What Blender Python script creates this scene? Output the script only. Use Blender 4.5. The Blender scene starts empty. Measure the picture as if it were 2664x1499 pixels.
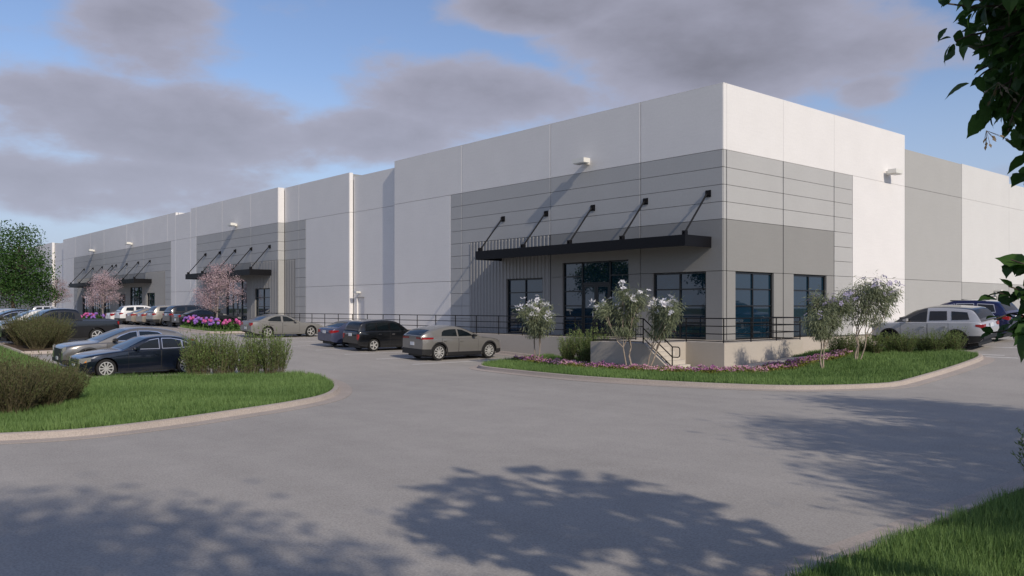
import bpy, bmesh, math, random
import numpy as np
from mathutils import Vector, Matrix
R = math.radians
rng = np.random.default_rng(7)
random.seed(5)
S = bpy.context.scene
COL = S.collection

# ------------------------------------------------------------------ camera
cd = bpy.data.cameras.new('camera')
cam = bpy.data.objects.new('camera', cd)
COL.objects.link(cam)
CAM = Vector((22.78, -32.23, 1.5))
HEAD = 139.3
cam.location = CAM
cam.rotation_euler = (R(90), 0, R(HEAD - 90))
cd.sensor_width = 36.0
cd.lens = 2196.0 / 2664.0 * 36.0
cd.shift_y = (800.0 - 749.5) / 2664.0
cd.clip_start = 0.05
cd.clip_end = 3000
S.camera = cam

# ------------------------------------------------------------------ sun and sky
SUN_EL = 32.3
SUN_AZ = math.degrees(math.atan2(0.986, -0.164))      # clockwise from +Y
sd = bpy.data.lights.new('sun', 'SUN')
sd.energy = 3.35
sd.angle = R(0.9)
sd.color = (1.0, 0.90, 0.76)
sun = bpy.data.objects.new('sun', sd)
COL.objects.link(sun)
to_sun = Vector((math.sin(R(SUN_AZ)) * math.cos(R(SUN_EL)), math.cos(R(SUN_AZ)) * math.cos(R(SUN_EL)), math.sin(R(SUN_EL))))
sun.rotation_euler = to_sun.to_track_quat('Z', 'Y').to_euler()
sun.location = to_sun * 60

S.view_settings.view_transform = 'Standard'
S.view_settings.look = 'None'
S.view_settings.gamma = 1
S.view_settings.use_curve_mapping = False
S.view_settings.exposure = -0.2

SKY_STRENGTH = 0.13
world = bpy.data.worlds.new('World')
S.world = world
world.use_nodes = True


def build_world():
    nt = world.node_tree
    nt.nodes.clear()
    N = nt.nodes.new
    L = nt.links.new

    def math_(op, a, b=None, clamp=False):
        n = N('ShaderNodeMath'); n.operation = op; n.use_clamp = clamp
        for i, q in enumerate((a, b)):
            if q is None: continue
            if isinstance(q, (int, float)): n.inputs[i].default_value = q
            else: L(q, n.inputs[i])
        return n.outputs[0]

    out = N('ShaderNodeOutputWorld')
    bg = N('ShaderNodeBackground'); bg.inputs[1].default_value = SKY_STRENGTH
    sky = N('ShaderNodeTexSky'); sky.sky_type = 'NISHITA'; sky.sun_disc = False
    sky.sun_elevation = R(SUN_EL); sky.sun_rotation = R(SUN_AZ)
    sky.air_density = 1.0; sky.dust_density = 0.5; sky.ozone_density = 1.4
    tc = N('ShaderNodeTexCoord')
    sep = N('ShaderNodeSeparateXYZ'); L(tc.outputs['Generated'], sep.inputs[0])
    az = math_('ARCTAN2', sep.outputs[1], sep.outputs[0])
    el = math_('ARCSINE', sep.outputs[2])
    # noise over a flat cloud deck
    zz = math_('ADD', math_('MAXIMUM', sep.outputs[2], 0.0), 0.16)
    dx = math_('DIVIDE', sep.outputs[0], zz)
    dy = math_('DIVIDE', sep.outputs[1], zz)
    cv = N('ShaderNodeCombineXYZ'); L(dx, cv.inputs[0]); L(dy, cv.inputs[1])
    n1 = N('ShaderNodeTexNoise'); n1.inputs['Scale'].default_value = 1.15; n1.inputs['Detail'].default_value = 7
    n1.inputs['Roughness'].default_value = 0.56; n1.inputs['Distortion'].default_value = 0.25
    L(cv.outputs[0], n1.inputs['Vector'])
    n2 = N('ShaderNodeTexNoise'); n2.inputs['Scale'].default_value = 7.5; n2.inputs['Detail'].default_value = 6
    n2.inputs['Roughness'].default_value = 0.58
    mp = N('ShaderNodeMapping'); mp.inputs['Scale'].default_value = (1, 1, 2.3)
    L(tc.outputs['Generated'], mp.inputs[0]); L(mp.outputs[0], n2.inputs['Vector'])
    # cloud banks: (azimuth deg, elevation deg, half width, half height, weight)
    ae = N('ShaderNodeCombineXYZ'); L(az, ae.inputs[0]); L(el, ae.inputs[1])
    banks = [(162.3, 16.6, 4.4, 2.9, 1.15), (161.6, 11.4, 9.6, 2.8, 1.1), (148.9, 11.5, 6.6, 1.9, 0.9), (142.0, 14.0, 8.6, 2.2, 1.0), (125.5, 17.0, 9.6, 4.1, 1.5), (136.7, 19.7, 6.0, 1.6, 1.3), (116.6, 13.1, 2.4, 1.3, 0.75), (169.4, 12.4, 2.9, 1.2, 0.9), (163.8, 7.6, 9.1, 1.8, 1.0), (122.4, 11.6, 7.2, 1.5, 0.7),
             (70, 20, 20, 8, .8), (10, 26, 24, 9, .9), (-60, 20, 22, 8, .9), (-130, 24, 26, 9, .9), (205, 16, 15, 6, .9), (240, 30, 20, 9, .8), (140, 48, 24, 9, .9)]
    acc = None
    for a, e, w, h, k in banks:
        s_ = N('ShaderNodeVectorMath'); s_.operation = 'SUBTRACT'; L(ae.outputs[0], s_.inputs[0])
        aa = a if a <= 180 else a - 360
        s_.inputs[1].default_value = (R(aa), R(e), 0)
        m_ = N('ShaderNodeVectorMath'); m_.operation = 'MULTIPLY'; L(s_.outputs[0], m_.inputs[0])
        m_.inputs[1].default_value = (1 / R(w), 1 / R(h), 0)
        l_ = N('ShaderNodeVectorMath'); l_.operation = 'LENGTH'; L(m_.outputs[0], l_.inputs[0])
        g = math_('MULTIPLY', math_('SUBTRACT', 1.5, l_.outputs['Value'], True), k)
        acc = g if acc is None else math_('MAXIMUM', acc, g)
    nn = math_('SUBTRACT', math_('ADD', math_('MULTIPLY', n1.outputs[0], 0.75), math_('MULTIPLY', n2.outputs[0], 1.9)), 1.325)
    dens = math_('ADD', math_('SUBTRACT', acc, 0.05), math_('MULTIPLY', nn, 1.15))
    mr = N('ShaderNodeMapRange'); mr.interpolation_type = 'SMOOTHSTEP'
    mr.inputs[1].default_value = 0.0; mr.inputs[2].default_value = 0.72
    mr.inputs[3].default_value = 0.04; mr.inputs[4].default_value = 0.93
    L(dens, mr.inputs[0])
    # cloud colour: greyer where thick, paler towards the horizon
    thick = N('ShaderNodeMapRange'); thick.inputs[1].default_value = 0.45; thick.inputs[2].default_value = 2.0
    L(dens, thick.inputs[0])
    cr = N('ShaderNodeMix'); cr.data_type = 'RGBA'
    L(thick.outputs[0], cr.inputs[0])
    cr.inputs[6].default_value = (3.5, 3.5, 4.35, 1)
    cr.inputs[7].default_value = (1.9, 1.85, 2.2, 1)
    hz = N('ShaderNodeMapRange'); hz.inputs[1].default_value = R(14); hz.inputs[2].default_value = R(3)
    L(el, hz.inputs[0])
    ch = N('ShaderNodeMix'); ch.data_type = 'RGBA'; L(math_('MULTIPLY', hz.outputs[0], 0.55), ch.inputs[0])
    L(cr.outputs[2], ch.inputs[6]); ch.inputs[7].default_value = (3.6, 3.9, 4.9, 1)
    # clear sky, slightly deeper blue
    tint = N('ShaderNodeMix'); tint.data_type = 'RGBA'; tint.blend_type = 'MULTIPLY'; tint.inputs[0].default_value = 1.0
    L(sky.outputs[0], tint.inputs[6]); tint.inputs[7].default_value = (1.0, 1.02, 1.16, 1)
    hb_ = N('ShaderNodeMapRange'); hb_.inputs[1].default_value = R(15); hb_.inputs[2].default_value = R(2); hb_.inputs[4].default_value = 0.9
    L(el, hb_.inputs[0])
    hm = N('ShaderNodeMix'); hm.data_type = 'RGBA'; L(hb_.outputs[0], hm.inputs[0]); L(tint.outputs[2], hm.inputs[6]); hm.inputs[7].default_value = (3.6, 4.3, 5.8, 1)
    mx = N('ShaderNodeMix'); mx.data_type = 'RGBA'
    L(mr.outputs[0], mx.inputs[0]); L(hm.outputs[2], mx.inputs[6]); L(ch.outputs[2], mx.inputs[7])
    L(mx.outputs[2], bg.inputs[0]); L(bg.outputs[0], out.inputs[0])


build_world()

# ------------------------------------------------------------------ helpers


class MB:
    def __init__(s): s.v = []; s.f = []

    def add(s, vs, fs):
        o = len(s.v); s.v += [tuple(p) for p in vs]; s.f += [tuple(i + o for i in f) for f in fs]
        return s

    def box(s, x0, x1, y0, y1, z0, z1):
        return s.add([(x0, y0, z0), (x1, y0, z0), (x1, y1, z0), (x0, y1, z0), (x0, y0, z1), (x1, y0, z1), (x1, y1, z1), (x0, y1, z1)],
                     [(0, 3, 2, 1), (4, 5, 6, 7), (0, 1, 5, 4), (1, 2, 6, 5), (2, 3, 7, 6), (3, 0, 4, 7)])

    def tube(s, p0, p1, r0, r1=None, n=8, caps=True):
        r1 = r0 if r1 is None else r1
        p0 = Vector(p0); p1 = Vector(p1); d = (p1 - p0)
        if d.length < 1e-6: return s
        d.normalize(); u = d.orthogonal().normalized(); w = d.cross(u)
        vs = []
        for p, r in ((p0, r0), (p1, r1)):
            for k in range(n):
                a = 2 * math.pi * k / n; vs.append(p + (u * math.cos(a) + w * math.sin(a)) * r)
        fs = [(k, (k + 1) % n, n + (k + 1) % n, n + k) for k in range(n)]
        if caps: fs += [tuple(range(n - 1, -1, -1)), tuple(range(n, 2 * n))]
        return s.add(vs, fs)

    def grid(s, rows):
        n = len(rows[0]); o = len(s.v)
        for r_ in rows: s.v += [tuple(p) for p in r_]
        for i in range(len(rows) - 1):
            for j in range(n - 1):
                a = o + i * n + j; s.f.append((a, a + 1, a + n + 1, a + n))
        return s

    def mesh(s, name):
        m = bpy.data.meshes.new(name); m.from_pydata(s.v, [], s.f); m.update()
        return m

    def build(s, name, mat, parent=None, smooth=False, loc=None):
        m = s.mesh(name); return place(name, m, mat, parent, smooth, loc)


def place(name, m, mat, parent=None, smooth=False, loc=None, rot=None, scale=None):
    if mat is not None and len(m.materials) == 0: m.materials.append(mat)
    if smooth:
        m.polygons.foreach_set('use_smooth', [True] * len(m.polygons))
        try: m.set_sharp_from_angle(angle=R(38))
        except Exception: pass
    o = bpy.data.objects.new(name, m); COL.objects.link(o)
    if parent is not None: o.parent = parent
    if loc is not None: o.location = loc
    if rot is not None: o.rotation_euler = rot
    if scale is not None: o.scale = scale
    return o


def npmesh(name, verts, faces, tint=None):
    """verts (N,3), faces (F,k) equal-sized polygons"""
    verts = np.asarray(verts, np.float32); faces = np.asarray(faces, np.int32)
    m = bpy.data.meshes.new(name)
    F, k = faces.shape
    m.vertices.add(len(verts)); m.vertices.foreach_set('co', verts.ravel())
    m.loops.add(F * k); m.loops.foreach_set('vertex_index', faces.ravel())
    m.polygons.add(F)
    m.polygons.foreach_set('loop_start', np.arange(F, dtype=np.int32) * k)
    try: m.polygons.foreach_set('loop_total', np.full(F, k, np.int32))
    except Exception: pass
    if tint is not None:
        a = m.attributes.new('tint', 'FLOAT', 'FACE'); a.data.foreach_set('value', np.asarray(tint, np.float32))
    m.update(calc_edges=True); m.validate()
    return m


def thing(name, label, cat, loc=(0, 0, 0), rotz=0.0, group=None):
    o = bpy.data.objects.new(name, None); COL.objects.link(o)
    o.empty_display_size = 0.3
    o.location = loc; o.rotation_euler = (0, 0, rotz)
    o['label'] = label; o['category'] = cat
    if group: o['group'] = group
    return o


def tag(o, label, cat, group=None):
    o['label'] = label; o['category'] = cat
    if group: o['group'] = group
    return o


def struct(o): o['kind'] = 'structure'; return o


def dup(root, loc, rotz=0.0, label=None, group=None, scale=None):
    r = root.copy(); COL.objects.link(r); r.location = loc; r.rotation_euler = (0, 0, rotz)
    if label: r['label'] = label
    if group: r['group'] = group
    if scale: r.scale = (scale, scale, scale) if isinstance(scale, (int, float)) else scale
    for ch in list(root.children):
        c = ch.copy(); COL.objects.link(c); c.parent = r
        for g_ in ch.children:
            d = g_.copy(); COL.objects.link(d); d.parent = c
    return r


def sst(t): t = max(0.0, min(1.0, t)); return t * t * (3 - 2 * t)


def gz(x, y):
    """height of the paved ground: falls towards the near corner, rises along the right side"""
    t = min(1.0, max(0.0, (-x - 6.0) / 36.0)); z = -1.2 + 1.15 * t
    up = 0.088 * max(0.0, y + 3.5) * sst((x + 2) / 7.0)
    return min(z + up, max(z, 0.0))


FW = Vector((math.cos(R(HEAD)), math.sin(R(HEAD)), 0)); RT = Vector((math.sin(R(HEAD)), -math.cos(R(HEAD)), 0))


# ------------------------------------------------------------------ materials
def nodemat(name):
    m = bpy.data.materials.new(name); m.use_nodes = True
    nt = m.node_tree; b = nt.nodes['Principled BSDF']
    return m, nt, b


def mat_plain(name, col, rough=0.5, metal=0.0, spec=0.5, coat=0.0, ior=None, var=0.0, vscale=8.0, bump=0.0, bscale=60.0):
    m, nt, b = nodemat(name)
    b.inputs['Base Color'].default_value = (*col, 1)
    b.inputs['Roughness'].default_value = rough
    b.inputs['Metallic'].default_value = metal
    b.inputs['Specular IOR Level'].default_value = spec
    b.inputs['Coat Weight'].default_value = coat
    b.inputs['Coat Roughness'].default_value = 0.03
    if ior: b.inputs['IOR'].default_value = ior
    tc = nt.nodes.new('ShaderNodeTexCoord')
    n = nt.nodes.new('ShaderNodeTexNoise'); n.inputs['Scale'].default_value = vscale; n.inputs['Detail'].default_value = 6
    nt.links.new(tc.outputs['Object'], n.inputs['Vector'])
    mr = nt.nodes.new('ShaderNodeMapRange')
    mr.inputs[1].default_value = 0.3; mr.inputs[2].default_value = 0.7
    mr.inputs[3].default_value = 1 - var; mr.inputs[4].default_value = 1 + var
    nt.links.new(n.outputs[0], mr.inputs[0])
    mx = nt.nodes.new('ShaderNodeMix'); mx.data_type = 'RGBA'; mx.blend_type = 'MULTIPLY'; mx.inputs[0].default_value = 1
    mx.inputs[6].default_value = (*col, 1); nt.links.new(mr.outputs[0], mx.inputs[7])
    nt.links.new(mx.outputs[2], b.inputs['Base Color'])
    if bump:
        n2 = nt.nodes.new('ShaderNodeTexNoise'); n2.inputs['Scale'].default_value = bscale; n2.inputs['Detail'].default_value = 4
        nt.links.new(tc.outputs['Object'], n2.inputs['Vector'])
        bp = nt.nodes.new('ShaderNodeBump'); bp.inputs['Strength'].default_value = bump; bp.inputs['Distance'].default_value = 0.02
        nt.links.new(n2.outputs[0], bp.inputs['Height']); nt.links.new(bp.outputs[0], b.inputs['Normal'])
    return m


def mat_wall(name, col):
    """painted tilt-up concrete: faint horizontal brushing, blotches, fine grain"""
    m, nt, b = nodemat(name)
    tc = nt.nodes.new('ShaderNodeTexCoord')
    mp = nt.nodes.new('ShaderNodeMapping'); mp.inputs['Scale'].default_value = (0.35, 0.35, 7.0)
    nt.links.new(tc.outputs['Object'], mp.inputs[0])
    n1 = nt.nodes.new('ShaderNodeTexNoise'); n1.inputs['Scale'].default_value = 2.2; n1.inputs['Detail'].default_value = 8
    n1.inputs['Roughness'].default_value = 0.65
    nt.links.new(mp.outputs[0], n1.inputs['Vector'])
    n2 = nt.nodes.new('ShaderNodeTexNoise'); n2.inputs['Scale'].default_value = 0.6; n2.inputs['Detail'].default_value = 7
    nt.links.new(tc.outputs['Object'], n2.inputs['Vector'])
    n3 = nt.nodes.new('ShaderNodeTexNoise'); n3.inputs['Scale'].default_value = 9.0; n3.inputs['Detail'].default_value = 5
    nt.links.new(tc.outputs['Object'], n3.inputs['Vector'])
    a = nt.nodes.new('ShaderNodeMath'); a.operation = 'ADD'
    nt.links.new(n1.outputs[0], a.inputs[0]); nt.links.new(n2.outputs[0], a.inputs[1])
    a2 = nt.nodes.new('ShaderNodeMath'); a2.operation = 'ADD'
    nt.links.new(a.outputs[0], a2.inputs[0]); nt.links.new(n3.outputs[0], a2.inputs[1])
    mr = nt.nodes.new('ShaderNodeMapRange'); mr.inputs[1].default_value = 1.1; mr.inputs[2].default_value = 1.9
    mr.inputs[3].default_value = 0.955; mr.inputs[4].default_value = 1.035
    nt.links.new(a2.outputs[0], mr.inputs[0])
    mx = nt.nodes.new('ShaderNodeMix'); mx.data_type = 'RGBA'; mx.blend_type = 'MULTIPLY'; mx.inputs[0].default_value = 1
    mx.inputs[6].default_value = (*col, 1); nt.links.new(mr.outputs[0], mx.inputs[7])
    nt.links.new(mx.outputs[2], b.inputs['Base Color'])
    b.inputs['Roughness'].default_value = 0.85; b.inputs['Specular IOR Level'].default_value = 0.25
    bp = nt.nodes.new('ShaderNodeBump'); bp.inputs['Strength'].default_value = 0.12; bp.inputs['Distance'].default_value = 0.01
    nt.links.new(n3.outputs[0], bp.inputs['Height']); nt.links.new(bp.outputs[0], b.inputs['Normal'])
    return m


def mat_pave(name, col):
    """weathered pavement: broad stains, faint tyre wear, speckled aggregate"""
    m, nt, b = nodemat(name)
    tc = nt.nodes.new('ShaderNodeTexCoord')

    def noise(scale, det, rough=0.6):
        n = nt.nodes.new('ShaderNodeTexNoise'); n.inputs['Scale'].default_value = scale; n.inputs['Detail'].default_value = det
        n.inputs['Roughness'].default_value = rough; nt.links.new(tc.outputs['Object'], n.inputs['Vector']); return n.outputs[0]

    def mrange(s_, a, b_, c, d):
        r_ = nt.nodes.new('ShaderNodeMapRange'); nt.links.new(s_, r_.inputs[0])
        for i, q in enumerate((a, b_, c, d)): r_.inputs[i + 1].default_value = q
        return r_.outputs[0]

    def mul(p, q):
        x = nt.nodes.new('ShaderNodeMath'); x.operation = 'MULTIPLY'; nt.links.new(p, x.inputs[0]); nt.links.new(q, x.inputs[1]); return x.outputs[0]

    f = mul(mrange(noise(0.13, 5), .3, .7, .93, 1.06), mrange(noise(1.3, 6), .3, .7, .95, 1.05))
    f = mul(f, mrange(noise(34, 3, .75), .25, .75, .72, 1.28))
    mp = nt.nodes.new('ShaderNodeMapping'); mp.inputs['Scale'].default_value = (0.1, 1.0, 1.0); mp.inputs['Rotation'].default_value = (0, 0, R(-8))
    nt.links.new(tc.outputs['Object'], mp.inputs[0])
    st = nt.nodes.new('ShaderNodeTexNoise'); st.inputs['Scale'].default_value = 0.9; st.inputs['Detail'].default_value = 5
    nt.links.new(mp.outputs[0], st.inputs['Vector'])
    f = mul(f, mrange(st.outputs[0], .35, .7, 1.025, .955))
    mx = nt.nodes.new('ShaderNodeMix'); mx.data_type = 'RGBA'; mx.blend_type = 'MULTIPLY'; mx.inputs[0].default_value = 1
    mx.inputs[6].default_value = (*col, 1); nt.links.new(f, mx.inputs[7]); nt.links.new(mx.outputs[2], b.inputs['Base Color'])
    b.inputs['Roughness'].default_value = 0.9; b.inputs['Specular IOR Level'].default_value = 0.2
    bp = nt.nodes.new('ShaderNodeBump'); bp.inputs['Strength'].default_value = 0.45; bp.inputs['Distance'].default_value = 0.01
    nt.links.new(noise(70, 3, .7), bp.inputs['Height']); nt.links.new(bp.outputs[0], b.inputs['Normal'])
    return m


def mat_leaf(name, c0, c1, trans=0.3, rough=0.5, spec=0.35):
    """leaf or petal: colour runs between two tones by the face attribute tint"""
    m, nt, b = nodemat(name)
    at = nt.nodes.new('ShaderNodeAttribute'); at.attribute_name = 'tint'
    oi = nt.nodes.new('ShaderNodeObjectInfo')
    ad = nt.nodes.new('ShaderNodeMath'); ad.operation = 'ADD'
    ml = nt.nodes.new('ShaderNodeMath'); ml.operation = 'MULTIPLY'; ml.inputs[1].default_value = 0.25
    nt.links.new(oi.outputs['Random'], ml.inputs[0]); nt.links.new(at.outputs['Fac'], ad.inputs[0]); nt.links.new(ml.outputs[0], ad.inputs[1])
    mx = nt.nodes.new('ShaderNodeMix'); mx.data_type = 'RGBA'; mx.clamp_factor = True
    nt.links.new(ad.outputs[0], mx.inputs[0])
    mx.inputs[6].default_value = (*c0, 1); mx.inputs[7].default_value = (*c1, 1)
    nt.links.new(mx.outputs[2], b.inputs['Base Color'])
    b.inputs['Roughness'].default_value = rough; b.inputs['Specular IOR Level'].default_value = spec
    if trans > 0:
        t = nt.nodes.new('ShaderNodeBsdfTranslucent'); nt.links.new(mx.outputs[2], t.inputs[0])
        ms = nt.nodes.new('ShaderNodeMixShader'); ms.inputs[0].default_value = trans
        nt.links.new(b.outputs[0], ms.inputs[1]); nt.links.new(t.outputs[0], ms.inputs[2])
        nt.links.new(ms.outputs[0], nt.nodes['Material Output'].inputs[0])
    return m


M = {}
M['light'] = mat_wall('light_paint', (0.79, 0.765, 0.745))
M['mid'] = mat_wall('mid_grey_paint', (0.46, 0.455, 0.445))
M['mid2'] = mat_wall('warm_grey_paint', (0.42, 0.415, 0.40))
M['dark'] = mat_wall('dark_grey_paint', (0.285, 0.28, 0.27))
M['pale'] = mat_wall('pale_grey_paint', (0.66, 0.65, 0.63))
M['core'] = mat_wall('joint_sealant', (0.30, 0.30, 0.30))
M['corr'] = mat_plain('ribbed_metal', (0.285, 0.28, 0.275), 0.45, 0.0, 0.5, var=0.05)
M['conc'] = mat_wall('bare_concrete', (0.50, 0.45, 0.39))
M['step'] = mat_wall('step_concrete', (0.56, 0.51, 0.44))
M['roof'] = mat_plain('roof_membrane', (0.6, 0.6, 0.58), 0.9)
M['black'] = mat_plain('black_painted_steel', (0.006, 0.006, 0.008), 0.5, 0.0, 0.2, var=0.1)
M['frame'] = mat_plain('black_window_frame', (0.008, 0.009, 0.010), 0.4)
M['glass'] = mat_plain('tinted_glass', (0.005, 0.022, 0.040), 0.015, 0.0, 0.5, ior=1.85)
M['lampw'] = mat_plain('lamp_housing', (0.78, 0.76, 0.70), 0.5)
M['lens'] = mat_plain('lamp_lens', (0.25, 0.25, 0.25), 0.2)
M['pave'] = mat_pave('parking_pavement', (0.385, 0.356, 0.325))
M['earth'] = mat_pave('far_ground', (0.12, 0.14, 0.06))
M['kerb'] = mat_pave('kerb_concrete', (0.43, 0.37, 0.325))
M['paint'] = mat_plain('road_paint', (0.78, 0.76, 0.73), 0.8, var=0.15, vscale=6)
M['soil'] = mat_pave('lawn_soil', (0.06, 0.085, 0.03))
M['mulch'] = mat_pave('bed_mulch', (0.10, 0.07, 0.045))
M['grass'] = mat_leaf('grass_blades', (0.07, 0.145, 0.032), (0.24, 0.36, 0.115), 0.3, 0.6)
M['bark'] = mat_plain('bark', (0.10, 0.075, 0.055), 0.9, var=0.3, vscale=14, bump=0.6, bscale=25)
M['palebark'] = mat_plain('pale_bark', (0.36, 0.29, 0.23), 0.9, var=0.25, vscale=14, bump=0.4)
M['greybark'] = mat_plain('grey_bark', (0.27, 0.23, 0.21), 0.9, var=0.25, vscale=12, bump=0.4)
M['leaf'] = mat_leaf('broad_leaf', (0.038, 0.09, 0.02), (0.11, 0.22, 0.05), 0.45, 0.45)
M['treeleaf'] = mat_leaf('tree_leaf', (0.022, 0.060, 0.012), (0.075, 0.16, 0.035), 0.3, 0.55)
M['shrub'] = mat_leaf('shrub_leaf', (0.10, 0.145, 0.045), (0.25, 0.34, 0.11), 0.3, 0.6)
M['shrubd'] = mat_leaf('dry_shrub_leaf', (0.085, 0.06, 0.035), (0.12, 0.155, 0.05), 0.2, 0.65)
M['stem'] = mat_plain('shrub_stem', (0.13, 0.11, 0.06), 0.9)
M['willow'] = mat_leaf('narrow_leaf', (0.11, 0.135, 0.07), (0.27, 0.30, 0.18), 0.25, 0.55)
M['white'] = mat_leaf('white_petal', (0.84, 0.82, 0.85), (0.88, 0.87, 0.87), 0.2, 0.6)
M['lilac'] = mat_leaf('lilac_petal', (0.50, 0.44, 0.62), (0.72, 0.66, 0.78), 0.3, 0.6)
M['blossom'] = mat_leaf('pink_blossom', (0.32, 0.20, 0.22), (0.74, 0.58, 0.60), 0.3, 0.7)
M['pink'] = mat_leaf('pink_flower', (0.62, 0.07, 0.30), (0.80, 0.22, 0.48), 0.25, 0.7)
M['purple'] = mat_leaf('purple_flower', (0.24, 0.09, 0.46), (0.45, 0.25, 0.68), 0.25, 0.7)
M['bedflower'] = mat_leaf('bed_flower', (0.40, 0.12, 0.36), (0.80, 0.46, 0.56), 0.25, 0.7)
M['bedleaf'] = mat_leaf('bed_leaf', (0.10, 0.11, 0.02), (0.30, 0.30, 0.06), 0.25, 0.6)

# ------------------------------------------------------------------ ground


def polyline_smooth(pts, closed=False, sub=6):
    P = [Vector((p[0], p[1], 0)) for p in pts]; n = len(P); out = []
    rngi = range(n) if closed else range(n - 1)
    for i in rngi:
        if closed: p0, p1, p2, p3 = P[(i - 1) % n], P[i], P[(i + 1) % n], P[(i + 2) % n]
        else: p0, p1, p2, p3 = P[max(i - 1, 0)], P[i], P[i + 1], P[min(i + 2, n - 1)]
        for k in range(sub):
            t = k / sub
            q = 0.5 * ((2 * p1) + (-p0 + p2) * t + (2 * p0 - 5 * p1 + 4 * p2 - p3) * t * t + (-p0 + 3 * p1 - 3 * p2 + p3) * t ** 3)
            out.append((q.x, q.y))
    if not closed: out.append((P[-1].x, P[-1].y))
    return out


def axis(vals): return sorted(set(round(v, 3) for v in vals))


def sheet(name, xs, ys, zf, mat):
    mb = MB(); mb.grid([[(x, y, zf(x, y)) for x in xs] for y in ys])
    return struct(mb.build(name, mat, smooth=True))


xs = axis(list(np.arange(-46, 34, 1.0)) + [-200, -160, -120, -90, -70, -55, 45, 60, 80])
ys = axis(list(np.arange(-40, 30, 1.0)) + [-120, -90, -70, -55, -46, 40, 60, 90])
sheet('parking_lot', xs, ys, gz, M['pave'])
bx = [-2000, -1000, -500, -300, -202, -100, 0, 82, 200, 500, 1000, 2000]
sheet('ground', bx, bx, lambda x, y: -1.7 if (-202 < x < 82 and -122 < y < 92) else -1.45, M['earth'])


def inside(pts, X, Y):
    c = np.zeros(X.shape, bool); n = len(pts)
    for i in range(n):
        x0, y0 = pts[i]; x1, y1 = pts[(i + 1) % n]
        with np.errstate(divide='ignore', invalid='ignore'):
            c ^= ((y0 > Y) != (y1 > Y)) & (X < (x1 - x0) * (Y - y0) / (y1 - y0 + 1e-12) + x0)
    return c


def offset_poly(pts, d):
    """shift a closed counter-clockwise outline inwards by d"""
    n = len(pts); out = []
    for i in range(n):
        a = Vector(pts[i - 1]); b = Vector(pts[i]); c = Vector(pts[(i + 1) % n])
        t1 = (b - a).normalized() if (b - a).length > 1e-6 else Vector((1, 0)); t2 = (c - b).normalized() if (c - b).length > 1e-6 else t1
        n1 = Vector((-t1.y, t1.x)); n2 = Vector((-t2.y, t2.x)); nn = n1 + n2
        if nn.length < 1e-4: nn = n1
        nn.normalize(); k = max(0.45, nn.dot(n1))
        out.append((b.x + nn.x * d / k, b.y + nn.y * d / k))
    return out


def densify(pts, step=2.0):
    out = []
    for i in range(len(pts)):
        a = pts[i]; b = pts[(i + 1) % len(pts)]; n = max(1, int(math.hypot(b[0] - a[0], b[1] - a[1]) / step))
        out += [(a[0] + (b[0] - a[0]) * k / n, a[1] + (b[1] - a[1]) * k / n) for k in range(n)]
    return out


def area(pts): return 0.5 * sum(pts[i - 1][0] * pts[i][1] - pts[i][0] * pts[i - 1][1] for i in range(len(pts)))


def lawn(name, pts, mat, h=0.12, crown=0.06):
    bm = bmesh.new(); vs = [bm.verts.new((x, y, 0)) for x, y in pts]; bm.faces.new(vs)
    x0 = min(p[0] for p in pts); x1 = max(p[0] for p in pts); y0 = min(p[1] for p in pts); y1 = max(p[1] for p in pts)
    for k in np.arange(math.ceil(x0) + .37, x1, 1.6): bmesh.ops.bisect_plane(bm, geom=bm.verts[:] + bm.edges[:] + bm.faces[:], plane_co=(k, 0, 0), plane_no=(1, 0, 0))
    for k in np.arange(math.ceil(y0) + .37, y1, 1.6): bmesh.ops.bisect_plane(bm, geom=bm.verts[:] + bm.edges[:] + bm.faces[:], plane_co=(0, k, 0), plane_no=(0, 1, 0))
    for v in bm.verts: v.co.z = gz(v.co.x, v.co.y) + h
    m = bpy.data.meshes.new(name); bm.to_mesh(m); bm.free()
    return struct(place(name, m, mat, smooth=True))


PROF = [(0.42, 0.004), (0.42, 0.012), (0.02, 0.02), (0.0, 0.05), (-0.02, 0.14), (-0.05, 0.155), (-0.16, 0.155), (-0.17, 0.06)]


def kerb(pts, closed=True, prof=PROF):
    """kerb and gutter swept round an outline given counter-clockwise (its left is the lawn)"""
    n = len(pts); rows = []
    idx = list(range(n)) + ([0] if closed else [])
    for i in idx:
        a = Vector(pts[i - 1]) if (closed or i > 0) else Vector(pts[i]); b = Vector(pts[i]); c = Vector(pts[(i + 1) % n]) if (closed or i < n - 1) else Vector(pts[i])
        t = (c - a)
        if t.length < 1e-6: t = Vector((1, 0))
        t.normalize(); nr = Vector((t.y, -t.x))
        rows.append([(b.x + nr.x * o, b.y + nr.y * o, gz(b.x, b.y) + z) for o, z in prof])
    mb = MB(); mb.grid(rows)
    return struct(mb.build('kerb', M['kerb'], smooth=True))


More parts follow.
